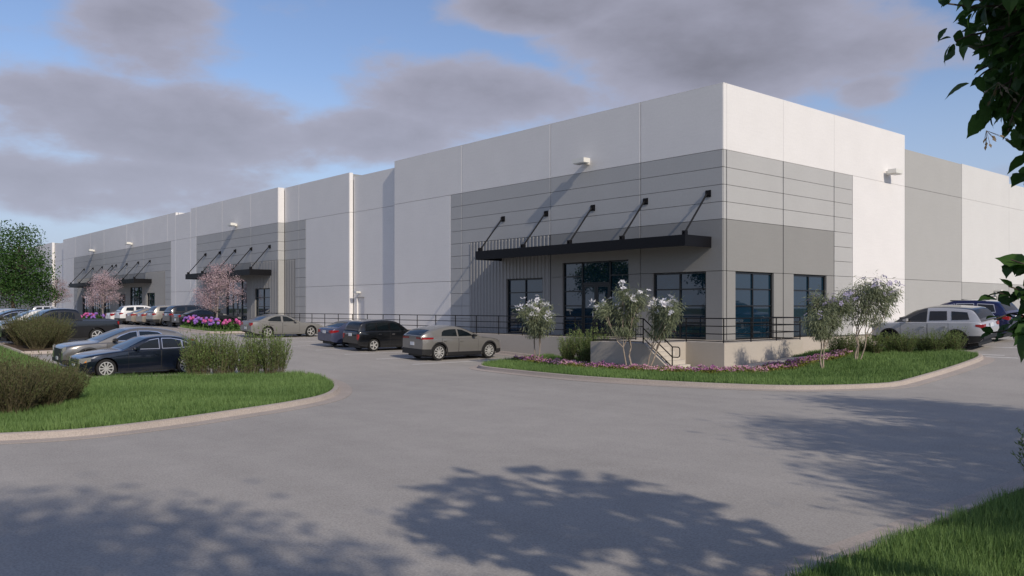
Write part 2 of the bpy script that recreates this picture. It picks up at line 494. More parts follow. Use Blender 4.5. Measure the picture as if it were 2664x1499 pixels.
def grass(name, pts, n, hmin, hmax, wid, keep=None, h0=0.11, near=None, excl=()):
    x0 = min(p[0] for p in pts); x1 = max(p[0] for p in pts); y0 = min(p[1] for p in pts); y1 = max(p[1] for p in pts)
    X = np.empty(0); Y = np.empty(0)
    while len(X) < n:
        a = rng.uniform(x0, x1, n * 3); b = rng.uniform(y0, y1, n * 3)
        ok = inside(pts, a, b)
        for e in excl: ok &= ~inside(e, a, b)
        if keep is not None: ok &= keep(a, b)
        if near is not None:
            d = np.hypot(a - CAM.x, b - CAM.y); ok &= rng.random(len(a)) < np.clip((near / d) ** 1.6, 0, 1)
        X = np.concatenate([X, a[ok]]); Y = np.concatenate([Y, b[ok]])
    X = X[:n]; Y = Y[:n]
    Z = np.array([gz(x, y) for x, y in zip(X, Y)]) + h0
    H = rng.uniform(hmin, hmax, n) * (0.8 + 0.4 * np.sin(X * 1.7 + np.sin(Y * 2.1)) ** 2)
    A = rng.uniform(0, 2 * np.pi, n); ln = rng.uniform(0.1, 0.6, n) * H; B = rng.uniform(0, 2 * np.pi, n)
    W = wid * rng.uniform(0.7, 1.3, n)
    base = np.stack([X, Y, Z], 1); sd_ = np.stack([np.cos(A), np.sin(A), np.zeros(n)], 1) * W[:, None]
    tip = base + np.stack([np.cos(B) * ln, np.sin(B) * ln, H], 1)
    V = np.stack([base - sd_, base + sd_, tip], 1).reshape(-1, 3)
    t = np.clip(rng.normal(0.42, 0.25, n) + 0.16 * np.sin(X * .9 + 2 * np.sin(Y * .7)), 0, 1)
    m = npmesh(name, V, np.arange(3 * n).reshape(-1, 3), t)
    o = place(name, m, M['grass']); o['kind'] = 'stuff'
    return o


ISL_L = polyline_smooth([(3.15, -29.0), (3.55, -27.6), (3.2, -25.7), (2.5, -23.9), (1.7, -22.0), (0.6, -20.3), (-1.1, -18.95), (-3.1, -17.9), (-5.3, -17.1), (-6.7, -16.85)], sub=5) \
    + polyline_smooth([(-7.3, -17.2), (-7.9, -18.6), (-8.5, -20.6), (-9.0, -22.4), (-9.25, -23.7)], sub=4) + [(-9.4, -24.0), (-14, -24.0), (-22, -24.0), (-34, -24.0), (-46, -24.0), (-60, -24.0), (-60, -37.5), (-40, -37.5), (-20, -37.5), (-4, -37.4), (-1, -36.6)] \
    + polyline_smooth([(1, -35), (2.3, -32.5), (2.9, -30.4)], sub=3)
ISL_R = polyline_smooth([(-6.9, -8.6), (-6.2, -9.2), (-4.3, -9.6), (0.4, -9.85), (3.6, -9.3), (6.2, -8.4), (8.1, -7.1), (9.4, -4.5), (9.75, -1.0), (9.75, 2.4), (9.5, 4.0), (8.8, 4.8)], sub=5) \
    + [(8.0, 4.95), (5, 4.95), (1.9, 4.95), (1.9, -2.55), (-8.9, -2.55), (-8.9, -3.6), (-8.4, -5.0), (-7.7, -7.0)]
ISL_C = polyline_smooth([(-41.6, -9.4), (-40.9, -10.2), (-39.5, -10.45), (-36.0, -10.45), (-34.6, -10.2), (-34.0, -9.4)], sub=3) + [(-34.0, -4.6), (-34.4, -4.0), (-41.2, -4.0), (-41.6, -4.6)]
ISL_D = [(x - 29.2, y) for x, y in ISL_C]
ISL_P = [(-28.0, -23.98), (-21.8, -23.98), (-21.8, -21.8), (-22.2, -21.2), (-27.6, -21.2), (-28.0, -21.8)]
ISL_B = [(18.3, -60), (40, -60), (40, 22), (19.0, 22), (18.4, 18), (18.3, 12)]
for nm, poly in (('lawn', ISL_L), ('lawn', ISL_R), ('lawn', ISL_C), ('lawn', ISL_D), ('lawn', ISL_B), ('planting_bed', ISL_P)):
    if area(poly) < 0: poly.reverse()
    poly[:] = densify(poly)
    kerb(poly)
    lawn(nm, offset_poly(poly, 0.165), M['mulch'] if nm == 'planting_bed' else M['soil'])
BED = [(-7.6, -6.1), (-5.2, -6.75), (-2.7, -7.2), (0.0, -6.95), (1.6, -6.5), (3.5, -5.6), (4.5, -4.2), (4.9, -2.2), (5.0, 0.3), (5.0, 2.2), (4.1, 2.2), (4.0, 0.2), (3.7, -1.9), (3.3, -3.5), (2.4, -4.6), (1.7, -5.45), (0.6, -5.75), (-2.8, -5.95), (-5.2, -5.6), (-7.4, -5.2)]
APRON = [(1.35, -5.3), (2.2, -4.7), (3.1, -3.5), (3.6, -1.9), (3.85, 0.2), (3.95, 2.2), (1.78, 2.2), (1.78, -2.4), (0.4, -2.45), (0.4, -5.3)]
lawn('apron', APRON, M['conc'], h=0.135)
kerb([(-43.5 + 1.5 * k, -3.1) for k in range(24)], closed=False)

gl_in = offset_poly(ISL_L, 0.18); gr_in = offset_poly(ISL_R, 0.18); gb_in = offset_poly(ISL_B, 0.18)


def view_keep(X, Y, margin=0.72):
    dx = X - CAM.x; dy = Y - CAM.y; d = dx * FW.x + dy * FW.y; l = dx * RT.x + dy * RT.y
    return (d > 1.0) & (np.abs(l) < margin * d + 1.0)


grass('grass', gl_in, 150000, 0.09, 0.20, 0.010, keep=view_keep, near=22)
grass('grass', gr_in, 90000, 0.10, 0.21, 0.012, keep=view_keep, excl=(BED, APRON))
grass('grass', gb_in, 130000, 0.09, 0.21, 0.006, keep=lambda a, b: view_keep(a, b) & (b < 4), near=8)
for g_, nn in ((ISL_C, 9000), (ISL_D, 6000)):
    grass('grass', offset_poly(g_, 0.18), nn, 0.12, 0.24, 0.022)


def stripe(x0, y0, x1, y1, w=0.115):
    d = Vector((x1 - x0, y1 - y0)).normalized(); nr = Vector((-d.y, d.x)) * w / 2
    rows = []; n = max(2, int(math.hypot(x1 - x0, y1 - y0)))
    for k in range(n + 1):
        x = x0 + (x1 - x0) * k / n; y = y0 + (y1 - y0) * k / n
        rows.append([(x + nr.x, y + nr.y, gz(x + nr.x, y + nr.y) + .005), (x - nr.x, y - nr.y, gz(x - nr.x, y - nr.y) + .005)])
    return struct(MB().grid(rows).build('parking_line', M['paint']))


PITCH = 3.07
for k in range(0, 9): stripe(-9.27 - PITCH * k, -10.65, -9.27 - PITCH * k, -3.6)
for k in range(0, 9): stripe(-43.9 - PITCH * k, -10.3, -43.9 - PITCH * k, -3.6)
for k in range(0, 17): stripe(-9.27 - PITCH * k, -24.45 + .9, -9.27 - PITCH * k, -18.0)
stripe(9.9, 5.1, 4.6, 5.1)
for k in range(0, 6): stripe(10.6, 4.5 + 3.05 * k, 4.6, 4.5 + 3.05 * k)

# ------------------------------------------------------------------ the warehouse
W_ = thing('warehouse', 'long light grey concrete warehouse with dark grey entrance bays and black canopies', 'building', (0, 0, 0))
GAP = 0.022
TH = 0.26


def FR(y0): return lambda u, z, d: (u, y0 - d, z)                  # facade looking to -Y
def SD(x0): return lambda u, z, d: (x0 + d, u, z)                  # facade looking to +X


def panel(fmap, u0, u1, z0, z1, mat, holes=(), name='wall_panel', th=TH, reveal=0.22, gap=GAP):
    ug = gap * 2.1 if gap == GAP else gap                              # upright joints are wider than the level ones
    a0, a1, b0, b1 = u0 + ug / 2, u1 - ug / 2, z0 + gap / 2, z1 - gap / 2
    for h in holes:                                                     # an opening through the full height leaves two panels
        if h[2] <= b0 and h[3] >= b1 and h[0] > a0 and h[1] < a1:
            o1 = panel(fmap, u0, h[0] + gap / 2, z0, z1, mat, [k for k in holes if k is not h], name, th, reveal, gap)
            panel(fmap, h[1] - gap / 2, u1, z0, z1, mat, [k for k in holes if k is not h], name, th, reveal, gap)
            return o1
    us = sorted(set([a0, a1] + [min(max(h[i], a0), a1) for h in holes for i in (0, 1)]))
    zs = sorted(set([b0, b1] + [min(max(h[i], b0), b1) for h in holes for i in (2, 3)]))
    nu, nz = len(us) - 1, len(zs) - 1

    def full(i, j):
        if i < 0 or j < 0 or i >= nu or j >= nz: return False
        cu = (us[i] + us[i + 1]) / 2; cz = (zs[j] + zs[j + 1]) / 2
        return not any(h[0] < cu < h[1] and h[2] < cz < h[3] for h in holes)

    mb = MB()
    for i in range(nu):
        for j in range(nz):
            if not full(i, j): continue
            A, B, C_, D = us[i], us[i + 1], zs[j], zs[j + 1]
            cf = 0.028 if (i == nu - 1 and gap == GAP) else 0.0              # eased edge beside the upright joint
            mb.add([fmap(A, C_, 0), fmap(B - cf, C_, 0), fmap(B - cf, D, 0), fmap(A, D, 0)], [(0, 1, 2, 3)])
            if cf: mb.add([fmap(B - cf, C_, 0), fmap(B, C_, -cf), fmap(B, D, -cf), fmap(B - cf, D, 0)], [(0, 1, 2, 3)])
            for (di, dj, p, q) in ((-1, 0, (A, C_), (A, D)), (1, 0, (B, C_), (B, D)), (0, -1, (A, C_), (B, C_)), (0, 1, (A, D), (B, D))):
                if full(i + di, j + dj): continue
                inner = 0 <= i + di < nu and 0 <= j + dj < nz
                t = reveal if inner else th
                d0 = -cf if di == 1 else 0
                mb.add([fmap(*p, d0), fmap(*q, d0), fmap(*q, -t), fmap(*p, -t)], [(0, 1, 2, 3)])
    return mb.build(name, mat, W_)


def ribs(fmap, u0, u1, z0, z1, holes=(), pitch=0.30, depth=0.042):
    """ribbed metal sheet, cut round the openings"""
    mb = MB(); n = max(1, round((u1 - u0) / pitch)); p = (u1 - u0) / n
    for k in range(n):
        a = u0 + k * p
        pts = [(a, 0.0), (a + p * .42, 0.0), (a + p * .52, -depth), (a + p * .9, -depth), (a + p, 0.0)]
        for (ua, da), (ub, db) in zip(pts[:-1], pts[1:]):
            if ub - ua < 1e-5: continue
            spans = [(z0, z1)]
            um = (ua + ub) / 2
            for h in holes:
                if h[0] < um < h[1]: spans = [s for s in [(z0, h[2]), (h[3], z1)] if s[1] - s[0] > .01]
            for za, zb in spans:
                mb.add([fmap(ua, za, da), fmap(ub, za, db), fmap(ub, zb, db), fmap(ua, zb, da)], [(0, 1, 2, 3)])
    for h in holes:
        for (p_, q_) in (((h[0], h[2]), (h[0], h[3])), ((h[1], h[2]), (h[1], h[3])), ((h[0], h[3]), (h[1], h[3]))):
            mb.add([fmap(*p_, 0), fmap(*q_, 0), fmap(*q_, -.2), fmap(*p_, -.2)], [(0, 1, 2, 3)])
    return mb.build('ribbed_panel', M['corr'], W_)


ZB = [0.0] + [3.17 - .79 * k for k in (3, 2, 1)] + [3.17 + .79 * k for k in range(8)]   # band joints 0 .. 8.7
ZB = [0.0, 0.80, 1.59, 2.38, 3.17, 3.96, 4.74, 5.53, 6.32, 7.10, 7.89, 8.69]
TOP = 11.69


def bars(fmap, items, d0, d1):
    mb = MB()
    for (u0, u1, z0, z1) in items:
        vs = [fmap(u, z, d) for d in (d0, d1) for (u, z) in ((u0, z0), (u1, z0), (u1, z1), (u0, z1))]
        mb.add(vs, [(0, 1, 2, 3), (4, 7, 6, 5), (0, 4, 5, 1), (1, 5, 6, 2), (2, 6, 7, 3), (3, 7, 4, 0)])
    return mb


def window(fmap, u0, u1, cols, rows, label=None):
    """cols and rows list the mullion centre lines including both ends"""
    fw = 0.035; it = []
    for i, u in enumerate(cols):
        a = u0 if i == 0 else (u1 - 2 * fw if i == len(cols) - 1 else u - fw)
        it.append((a, a + 2 * fw, rows[0], rows[-1]))
    for j, z in enumerate(rows):
        b = z if j == 0 else (z - 2 * fw if j == len(rows) - 1 else z - fw)
        for (ua, ub) in zip(cols[:-1], cols[1:]):
            it.append((ua + fw, ub - fw, b, b + 2 * fw * .8))
    f = bars(fmap, it, -0.20, -0.09).build('window', M['frame'], W_)
    if label: f['label'] = label
    for (ua, ub) in zip(cols[:-1], cols[1:]):
        for (za, zb) in zip(rows[:-1], rows[1:]):
            bars(fmap, [(ua + .01, ub - .01, za + .01, zb - .01)], -0.17, -0.15).build('pane', M['glass'], f)
    return f


def storefront(fmap, u0, u1, ua, ub):
    """tall entrance glazing with a pair of glass doors in the middle"""
    rows = [0.0, 0.79, 1.58, 2.37, 3.16, 3.93]
    fw = 0.04; top = 3.93; it = []
    for u in (u0 + fw, ua, ub, u1 - fw): it.append((u - fw, u + fw, 0, top))
    it += [(u0, u1, top - .08, top + .001), (u0, ua, 0, .07), (ub, u1, 0, .07), (ua, ub, 2.72, 2.82)]
    for z in rows[1:-1]: it += [(u0 + .08, ua - fw, z - .03, z + .03), (ub + fw, u1 - .08, z - .03, z + .03)]
    f = bars(fmap, it, -0.20, -0.09).build('entrance_glazing', M['frame'], W_)
    for (a, b) in ((u0, ua), (ub, u1)):
        for za, zb in zip(rows[:-1], rows[1:]): bars(fmap, [(a + .05, b - .05, za + .02, zb - .02)], -0.17, -0.15).build('pane', M['glass'], f)
    bars(fmap, [(ua + .03, ub - .03, 2.81, top - .05)], -0.17, -0.15).build('pane', M['glass'], f)
    um = (ua + ub) / 2
    for a, b in ((ua + fw, um - .006), (um + .006, ub - fw)):
        d = bars(fmap, [(a, a + .13, 0.02, 2.71), (b - .13, b, .02, 2.71), (a + .13, b - .13, .02, .32), (a + .13, b - .13, 2.58, 2.71), (a + .13, b - .13, .98, 1.06)], -0.16, -0.11).build('entrance_door', M['frame'], W_)
        bars(fmap, [(a + .12, b - .12, .31, 2.6)], -0.145, -0.135).build('pane', M['glass'], d)
        hu = b - .2 if a < um - .1 else a + .2
        bars(fmap, [(hu - .015, hu + .015, .9, 1.3)], -0.10, -0.06).build('handle', M['lampw'], d)
    return f


def canopy(fmap, u0, u1, depth, zt=4.75, h=0.5, rods=(), rz=6.74):
    mb = MB()
    def bx(a0, a1, z0, z1, d0, d1):
        vs = [fmap(u, z, d) for d in (d0, d1) for (u, z) in ((a0, z0), (a1, z0), (a1, z1), (a0, z1))]
        mb.add(vs, [(0, 1, 2, 3), (4, 7, 6, 5), (0, 4, 5, 1), (1, 5, 6, 2), (2, 6, 7, 3), (3, 7, 4, 0)])
    bx(u0 + .08, u1 - .08, zt - .2, zt - .04, 0.01, depth - .08)
    bx(u0, u1, zt - h, zt, depth - .08, depth)
    bx(u0, u0 + .08, zt - h, zt, 0.005, depth - .083); bx(u1 - .08, u1, zt - h, zt, 0.005, depth - .083)
    c = mb.build('canopy', M['black'], W_)
    for ru in rods:
        t = MB(); t.tube(fmap(ru, rz - .02, .12), fmap(ru, zt + .1, depth - .2), .042, n=10).build('tie_rod', M['black'], c, smooth=True)
        b = MB()
        for (za, zb, da, db, w) in ((rz - .16, rz + .16, 0.002, .03, .15), (rz - .1, rz + .1, .03, .18, .03), (rz - .09, rz + .09, .03, .12, .09)):
            vs = [fmap(u, z, d) for d in (da, db) for (u, z) in ((ru - w, za), (ru + w, za), (ru + w, zb), (ru - w, zb))]
            b.add(vs, [(0, 1, 2, 3), (4, 7, 6, 5), (0, 4, 5, 1), (1, 5, 6, 2), (2, 6, 7, 3), (3, 7, 4, 0)])
        b.build('bracket', M['black'], c)
        b = MB()
        for w0, w1, za, zb in ((-.09, -.05, .028, .2), (.05, .09, .028, .2), (-.1, .1, .002, .03)):
            vs = [fmap(u, z, d) for d in (depth - .3, depth - .1) for (u, z) in ((ru + w0, zt + za), (ru + w1, zt + za), (ru + w1, zt + zb), (ru + w0, zt + zb))]
            b.add(vs, [(0, 1, 2, 3), (4, 7, 6, 5), (0, 4, 5, 1), (1, 5, 6, 2), (2, 6, 7, 3), (3, 7, 4, 0)])
        b.build('clevis', M['black'], c)
    return c


def wall_lamp(fmap, u, z, w=0.42, d=0.74, h=0.25):
    body = MB()
    def bx(mb, a0, a1, z0, z1, d0, d1):
        vs = [fmap(uu, zz, dd) for dd in (d0, d1) for (uu, zz) in ((a0, z0), (a1, z0), (a1, z1), (a0, z1))]
        mb.add(vs, [(0, 1, 2, 3), (4, 7, 6, 5), (0, 4, 5, 1), (1, 5, 6, 2), (2, 6, 7, 3), (3, 7, 4, 0)])
    bx(body, u - w, u + w, z - h * .45, z + h * .5, d * .35, d)
    bx(body, u - w * .85, u + w * .85, z - h * .6, z - h * .45, d * .4, d * .95)
    bx(body, u - w * .3, u + w * .3, z - h * .55, z + h * .35, 0.004, d * .35)
    b = body.build('wall_lamp', M['lampw'], W_)
    g = MB(); bx(g, u - w * .6, u + w * .6, z - h * .64, z - h * .6 - .002, d * .5, d * .9); g.build('lens', M['lens'], b)
    return b


def core(x0, x1, y0, y1, ztop): MB().box(x0, x1, y0, y1, 0.0, ztop).build('wall_core', M['core'], W_)


def rows_of(fmap, u0, u1, zs, mat, holes=()):
    for a, b in zip(zs[:-1], zs[1:]):
        hh = [h for h in holes if h[0] < u1 and h[1] > u0 and h[2] < b and h[3] > a]
        panel(fmap, u0, u1, a, b, mat, hh)


# structural core and roof, just behind the panels
core(-27.3 + .02, -TH - .002, TH, 18.1, TOP - .05)
core(-27.3 + .02, -TH - .002, 18.1, 60, 10.3)
core(-33.5, -27.28, .35 + TH, 60, 11.33)
core(-44.4, -33.5 - TH, TH, 60, TOP - .05)
core(-64.8, -44.4 - TH, -.6 + TH, 60, TOP - .05)
core(-69.2, -64.8, -.6 + TH, 60, 11.33)
core(-117.6, -69.2 - TH, -.6 + TH, 60, TOP - .05)
core(-124.6, -117.6, -.2 + TH, 60, 11.33)
core(-190, -124.6 - TH, -.6 + TH, 60, TOP - .05)
MB().box(-190, -0.3, .6, 59, 10.0, 10.2).build('roof', M['roof'], W_)
MB().box(-190, -.12, .12, 59.8, -1.9, -0.004).build('foundation', M['conc'], W_)

# near block, long side (y = 0)
F0 = FR(0.0)
VJ = [-27.3, -19.52, -11.4, -4.88, 0.0]
for a, b in zip(VJ[:-1], VJ[1:]): panel(F0, a, b, 8.69, TOP, M['light'])
panel(F0, -27.3, -20.71, 3.17, 8.69, M['light']); panel(F0, -27.3, -20.71, 0, 3.17, M['light'])
for a, b in zip([-20.71, -19.52, -11.4, -4.88], [-19.52, -11.4, -4.88, 0.0]): rows_of(F0, a, b, ZB[7:], M['mid'])
rows_of(F0, -20.71, -19.52, ZB[:8], M['mid']); rows_of(F0, -19.52, -18.7, ZB[:8], M['mid'])
W1 = (-15.17, -12.03, 0.0, 3.17); EN = (-10.45, -5.68, 0.0, 3.93); W2 = (-4.09, -0.96, 0.0, 3.17)
ribs(FR(-0.02), -18.69, -11.41, 0.0, 5.52, [W1])
panel(F0, -11.4, -4.88, 0, 3.17, M['dark'], [EN]); panel(F0, -11.4, -4.88, 3.17, 5.53, M['dark'], [EN])
panel(F0, -4.88, 0, 0, 3.17, M['dark'], [W2]); panel(F0, -4.88, 0, 3.17, 5.53, M['dark'])
R4 = [0.02, 0.79, 1.58, 2.37, 3.15]
window(F0, -15.15, -12.05, [-15.17, -13.6, -12.03], R4)
storefront(F0, -10.44, -5.69, -9.03, -7.02)
window(F0, -4.08, -0.97, [-4.09, -2.52, -0.96], R4)
canopy(F0, -15.68, -0.64, 1.94, rods=(-15.48, -11.74, -8.14, -4.55, -0.81))
wall_lamp(F0, -8.53, 9.2)
MB().box(-27.3, 0.0, .012, .3, TOP, TOP + .03).build('coping', M['light'], W_)

# near block, short side (x = 0)
S0 = SD(0.0)
for a, b in ((0, .27), (.27, 4.98), (4.98, 9.89)): panel(S0, a, b, 8.69, TOP, M['light'], gap=0.014)
panel(S0, 9.89, 18.12, 8.69, TOP, M['light'], gap=0.014)
panel(S0, 11.87, 18.12, 3.17, 8.69, M['light'], gap=.014); panel(S0, 11.87, 18.12, 0, 3.17, M['light'], gap=.014)
for a, b in ((0, .27), (.27, 4.98), (4.98, 9.89), (9.89, 11.87)): rows_of(S0, a, b, ZB[7:], M['mid'])
rows_of(S0, 9.89, 11.87, ZB[:8], M['mid'])
W3 = (.99, 4.12, 0.0, 3.17); W4 = (5.95, 9.09, 0.0, 3.17)
panel(S0, 0, .27, 0, 3.17, M['dark']); panel(S0, 0, .27, 3.17, 5.53, M['dark'])
panel(S0, .27, 4.98, 0, 3.17, M['dark'], [W3]); panel(S0, .27, 4.98, 3.17, 5.53, M['dark'])
panel(S0, 4.98, 9.89, 0, 3.17, M['dark'], [W4]); panel(S0, 4.98, 9.89, 3.17, 5.53, M['dark'])
window(S0, 1.0, 4.11, [.99, 2.5, 4.12], R4)
window(S0, 5.96, 9.08, [5.95, 7.5, 9.09], R4)
wall_lamp(S0, 15.83, 9.25)
for a, b in ((8.69, 10.91), (3.17, 8.69), (0, 3.17)): panel(S0, 18.12, 26.37, a, b, M['mid2'])
for u0, u1, zt in ((26.37, 34.65, 10.95), (34.65, 43, 10.43), (43, 51.5, 10.43), (51.5, 60, 10.43)):
    panel(S0, u0, u1, 8.69, zt, M['pale'], gap=.014); panel(S0, u0, u1, 3.17, 8.69, M['pale'], gap=.014)
    panel(S0, u0, u1, 0, 3.17, M['mid2'], [(31.4, 32.45, 0, 2.28)] if u0 < 32 < u1 else ())
bars(S0, [(31.42, 32.43, 0.01, 2.26)], -.14, -.08).build('door', M['light'], W_)
wall_lamp(S0, 31.9, 2.66, w=.2, d=.5, h=.13)
bars(S0, [(0.3, 18.12, TOP, TOP + .03)], -.3, -.012).build('coping', M['light'], W_)

# first recess with its service door (y = 0.35)
F1 = FR(0.35)
DR = (-33.0, -31.92, 0.0, 2.28)
panel(F1, -33.5, -27.3, 8.69, 11.38, M['light']); panel(F1, -33.5, -27.3, 3.17, 8.69, M['light']); panel(F1, -33.5, -27.3, 0, 3.17, M['light'], [DR])
d_ = bars(F1, [(-32.98, -31.94, 0.01, 2.26)], -.19, -.12).build('door', M['light'], W_)
wall_lamp(F1, -32.5, 2.64, w=.2, d=.45, h=.13)
# second block (y = 0) and its sunlit end
for a, b in ((-44.4, -41.74), (-41.74, -33.5)): panel(F0, a, b, 8.69, TOP, M['light'])
panel(F0, -40.55, -33.5, 3.17, 8.69, M['light']); panel(F0, -40.55, -33.5, 0, 3.17, M['light'])
for a, b in ((-44.4, -41.74), (-41.74, -40.55)): rows_of(F0, a, b, ZB[7:], M['mid'])
for a, b in ((-42.48, -41.74), (-41.74, -40.55)): rows_of(F0, a, b, ZB[:8], M['mid'])
ribs(FR(-0.02), -44.35, -42.5, 0, 5.52)
for a, b in ((8.69, TOP), (3.17, 8.69), (0, 3.17)): panel(SD(-33.5), 0.0, .35, a, b, M['light'])
# third block (y = -0.6)
F2 = FR(-0.6)
for a, b in ((-64.8, -63.22), (-63.22, -56.45), (-56.45, -49.92), (-49.92, -44.4)): panel(F2, a, b, 8.69, TOP, M['light'])
for a, b in ((3.17, 8.69), (0, 3.17)): panel(F2, -64.8, -63.22, a, b, M['light'])
for a, b in ((-63.22, -56.45), (-56.45, -49.92), (-49.92, -44.4)): rows_of(F2, a, b, ZB[7:], M['mid'])
rows_of(F2, -63.22, -61.3, ZB[:8], M['mid'])
WC1 = (-60.0, -56.9, 0, 3.17); EC = (-55.6, -50.78, 0, 3.93); WC2 = (-49.0, -45.95, 0, 3.17)
panel(F2, -61.3, -56.45, 0, 5.53, M['dark'], [WC1]); panel(F2, -56.45, -49.92, 0, 5.53, M['dark'], [EC])
ribs(FR(-0.62), -49.9, -44.42, 0, 5.52, [WC2])
window(F2, -59.98, -56.92, [-60, -58.45, -56.9], R4); storefront(F2, -55.58, -50.8, -54.2, -52.1); window(F2, -48.98, -45.97, [-49, -47.45, -45.95], R4)
canopy(F2, -60.85, -45.75, 1.94, rods=(-60.6, -56.94, -53.32, -49.76, -45.95))
wall_lamp(F2, -53.1, 9.15)
panel(SD(-44.4), -.6, 0, 8.69, TOP, M['light']); rows_of(SD(-44.4), -.6, 0, ZB[7:], M['mid'])
panel(SD(-44.4), -.6, 0, 0, 5.53, M['mid2'])
# second recess, fourth block, third recess, fifth block
F3 = FR(-.2)
for a, b in ((8.69, 11.38), (3.17, 8.69), (0, 3.17)): panel(F2, -69.2, -64.8, a, b, M['light'])
panel(SD(-69.2), -.32, .6, 11.39, TOP, M['light'])
VD = [-117.6, -110.5, -102.6, -96.0, -86.3, -79.84, -71.7, -69.2]
for a, b in zip(VD[:-1], VD[1:]): panel(F2, a, b, 8.69, TOP, M['light'])
for u0, u1 in ((-117.6, -111.43), (-70.65, -69.2)):
    for a, b in ((3.17, 8.69), (0, 3.17)): panel(F2, u0, u1, a, b, M['light'])
VM = [-111.43, -102.6, -96.0, -86.3, -79.84, -70.65]
for a, b in zip(VM[:-1], VM[1:]): rows_of(F2, a, b, ZB[7:], M['mid'])
rows_of(F2, -72.57, -70.65, ZB[:8], M['mid']); rows_of(F2, -111.43, -109.5, ZB[:8], M['mid'])
WD = [(-78.7, -75.9), (-89.7, -86.85), (-96.2, -93.3), (-106.6, -103.6)]; ED = [(-85.05, -80.5), (-101.9, -97.4)]
ribs(FR(-.62), -79.26, -72.6, 0, 5.52, [(*WD[0], 0, 3.17)]); ribs(FR(-.62), -109.48, -102.7, 0, 5.52, [(*WD[3], 0, 3.17)])
hol = [(*w, 0, 3.17) for w in WD[1:3]] + [(*e, 0, 3.93) for e in ED]
for a, b in ((-102.68, -96.6), (-96.6, -91.2), (-91.2, -85.6), (-85.6, -79.28)):
    panel(F2, a, b, 0, 5.53, M['dark'], [h for h in hol if h[0] > a - .7 and h[1] < b + .7])
for w in WD: window(F2, w[0] + .02, w[1] - .02, [w[0], sum(w) / 2, w[1]], R4)
for e in ED: storefront(F2, e[0] + .02, e[1] - .02, e[0] + 1.35, e[1] - 1.35)
canopy(F2, -90.9, -77.0, 1.94, rods=(-90.5, -86.1, -81.7, -77.5), rz=6.78)
canopy(F2, -105.95, -91.7, 1.94, rods=(-105.6, -101.1, -96.7, -92.2), rz=6.78)
wall_lamp(F2, -84.2, 9.2); wall_lamp(F2, -100.6, 9.2)
for a, b in ((8.69, 11.38), (3.17, 8.69), (0, 3.17)): panel(F3, -124.6, -117.6, a, b, M['light'])
wall_lamp(F3, -121.2, 2.66, w=.3, d=.45, h=.16)
for a, b in ((8.69, TOP), (3.17, 8.69), (0, 3.17)): panel(SD(-124.6), -.6, -.2, a, b, M['light'])
for a, b in ((-190, -160), (-160, -132.25), (-132.25, -124.6)): panel(F2, a, b, 8.69, TOP, M['light'])
for a, b in ((3.17, 8.69), (0, 3.17)): panel(F2, -131.3, -124.6, a, b, M['light'])
for a, b in ((-190, -160), (-160, -131.3)): rows_of(F2, a, b, ZB[7:], M['mid']); panel(F2, a, b, 0, 5.53, M['dark'])

# ------------------------------------------------------------------ raised walkway with landing and steps
PW = thing('raised_walkway', 'raised beige concrete walkway with a landing and steps along the warehouse front', 'walkway', (0, 0, 0))


def wedge(x0, x1, y0, y1, z1, zb=-1.9): return MB().box(x0, x1, y0, y1, zb, z1)


wedge(-43.2, 1.75, -2.4, -.003, 0.0).build('walkway_slab', M['conc'], PW)
wedge(.003, 1.747, 0.002, 3.8, -.002).build('side_slab', M['conc'], PW)
wedge(-3.26, -.25, -5.25, -2.403, -.001).build('landing', M['conc'], PW)
NS = 7; RISE = 1.2 / NS; TR = 0.27
for k in range(NS - 1):
    zt = -RISE * (k + 1)
    MB().box(-.248 + TR * k, -.25 + TR * (k + 1) - .004, -5.0, -3.83, -1.9, zt).build('step', M['step'], PW)
ch = MB(); poly = [(-.246, 0.0), (-.246, -1.9), (1.45, -1.9), (1.45, -1.17), (1.38, -1.17)]
vs = [(x, y, z) for y in (-5.25, -5.005) for x, z in poly]; n_ = len(poly)
ch.add(vs, [tuple(range(n_)), tuple(range(2 * n_ - 1, n_ - 1, -1))] + [(i, (i + 1) % n_, n_ + (i + 1) % n_, n_ + i) for i in range(n_)])
ch.build('cheek_wall', M['conc'], PW)


def railing(name, label, pts, posts=True, lv=(1.03, .70, .37, .06), spacing=1.99, group=None, endposts=True, r=.024):
    t = thing(name, label, 'railing', (0, 0, 0), 0, group)
    seen = set()
    for (p, q) in zip(pts[:-1], pts[1:]):
        p = Vector(p); q = Vector(q); L_ = (Vector((q.x - p.x, q.y - p.y, 0))).length; n = max(1, round(L_ / spacing))
        for z in lv: MB().tube(p + Vector((0, 0, z)), q + Vector((0, 0, z)), r if z > 1 else r * .85, n=8).build('rail', M['black'], t, smooth=True)
        for k in range(n + 1):
            c = p.lerp(q, k / n); key = (round(c.x, 2), round(c.y, 2))
            if key in seen: continue
            seen.add(key); MB().tube((c.x, c.y, c.z - .03), (c.x, c.y, c.z + lv[0]), r * 1.1, n=8).build('post', M['black'], t, smooth=True)
    return t


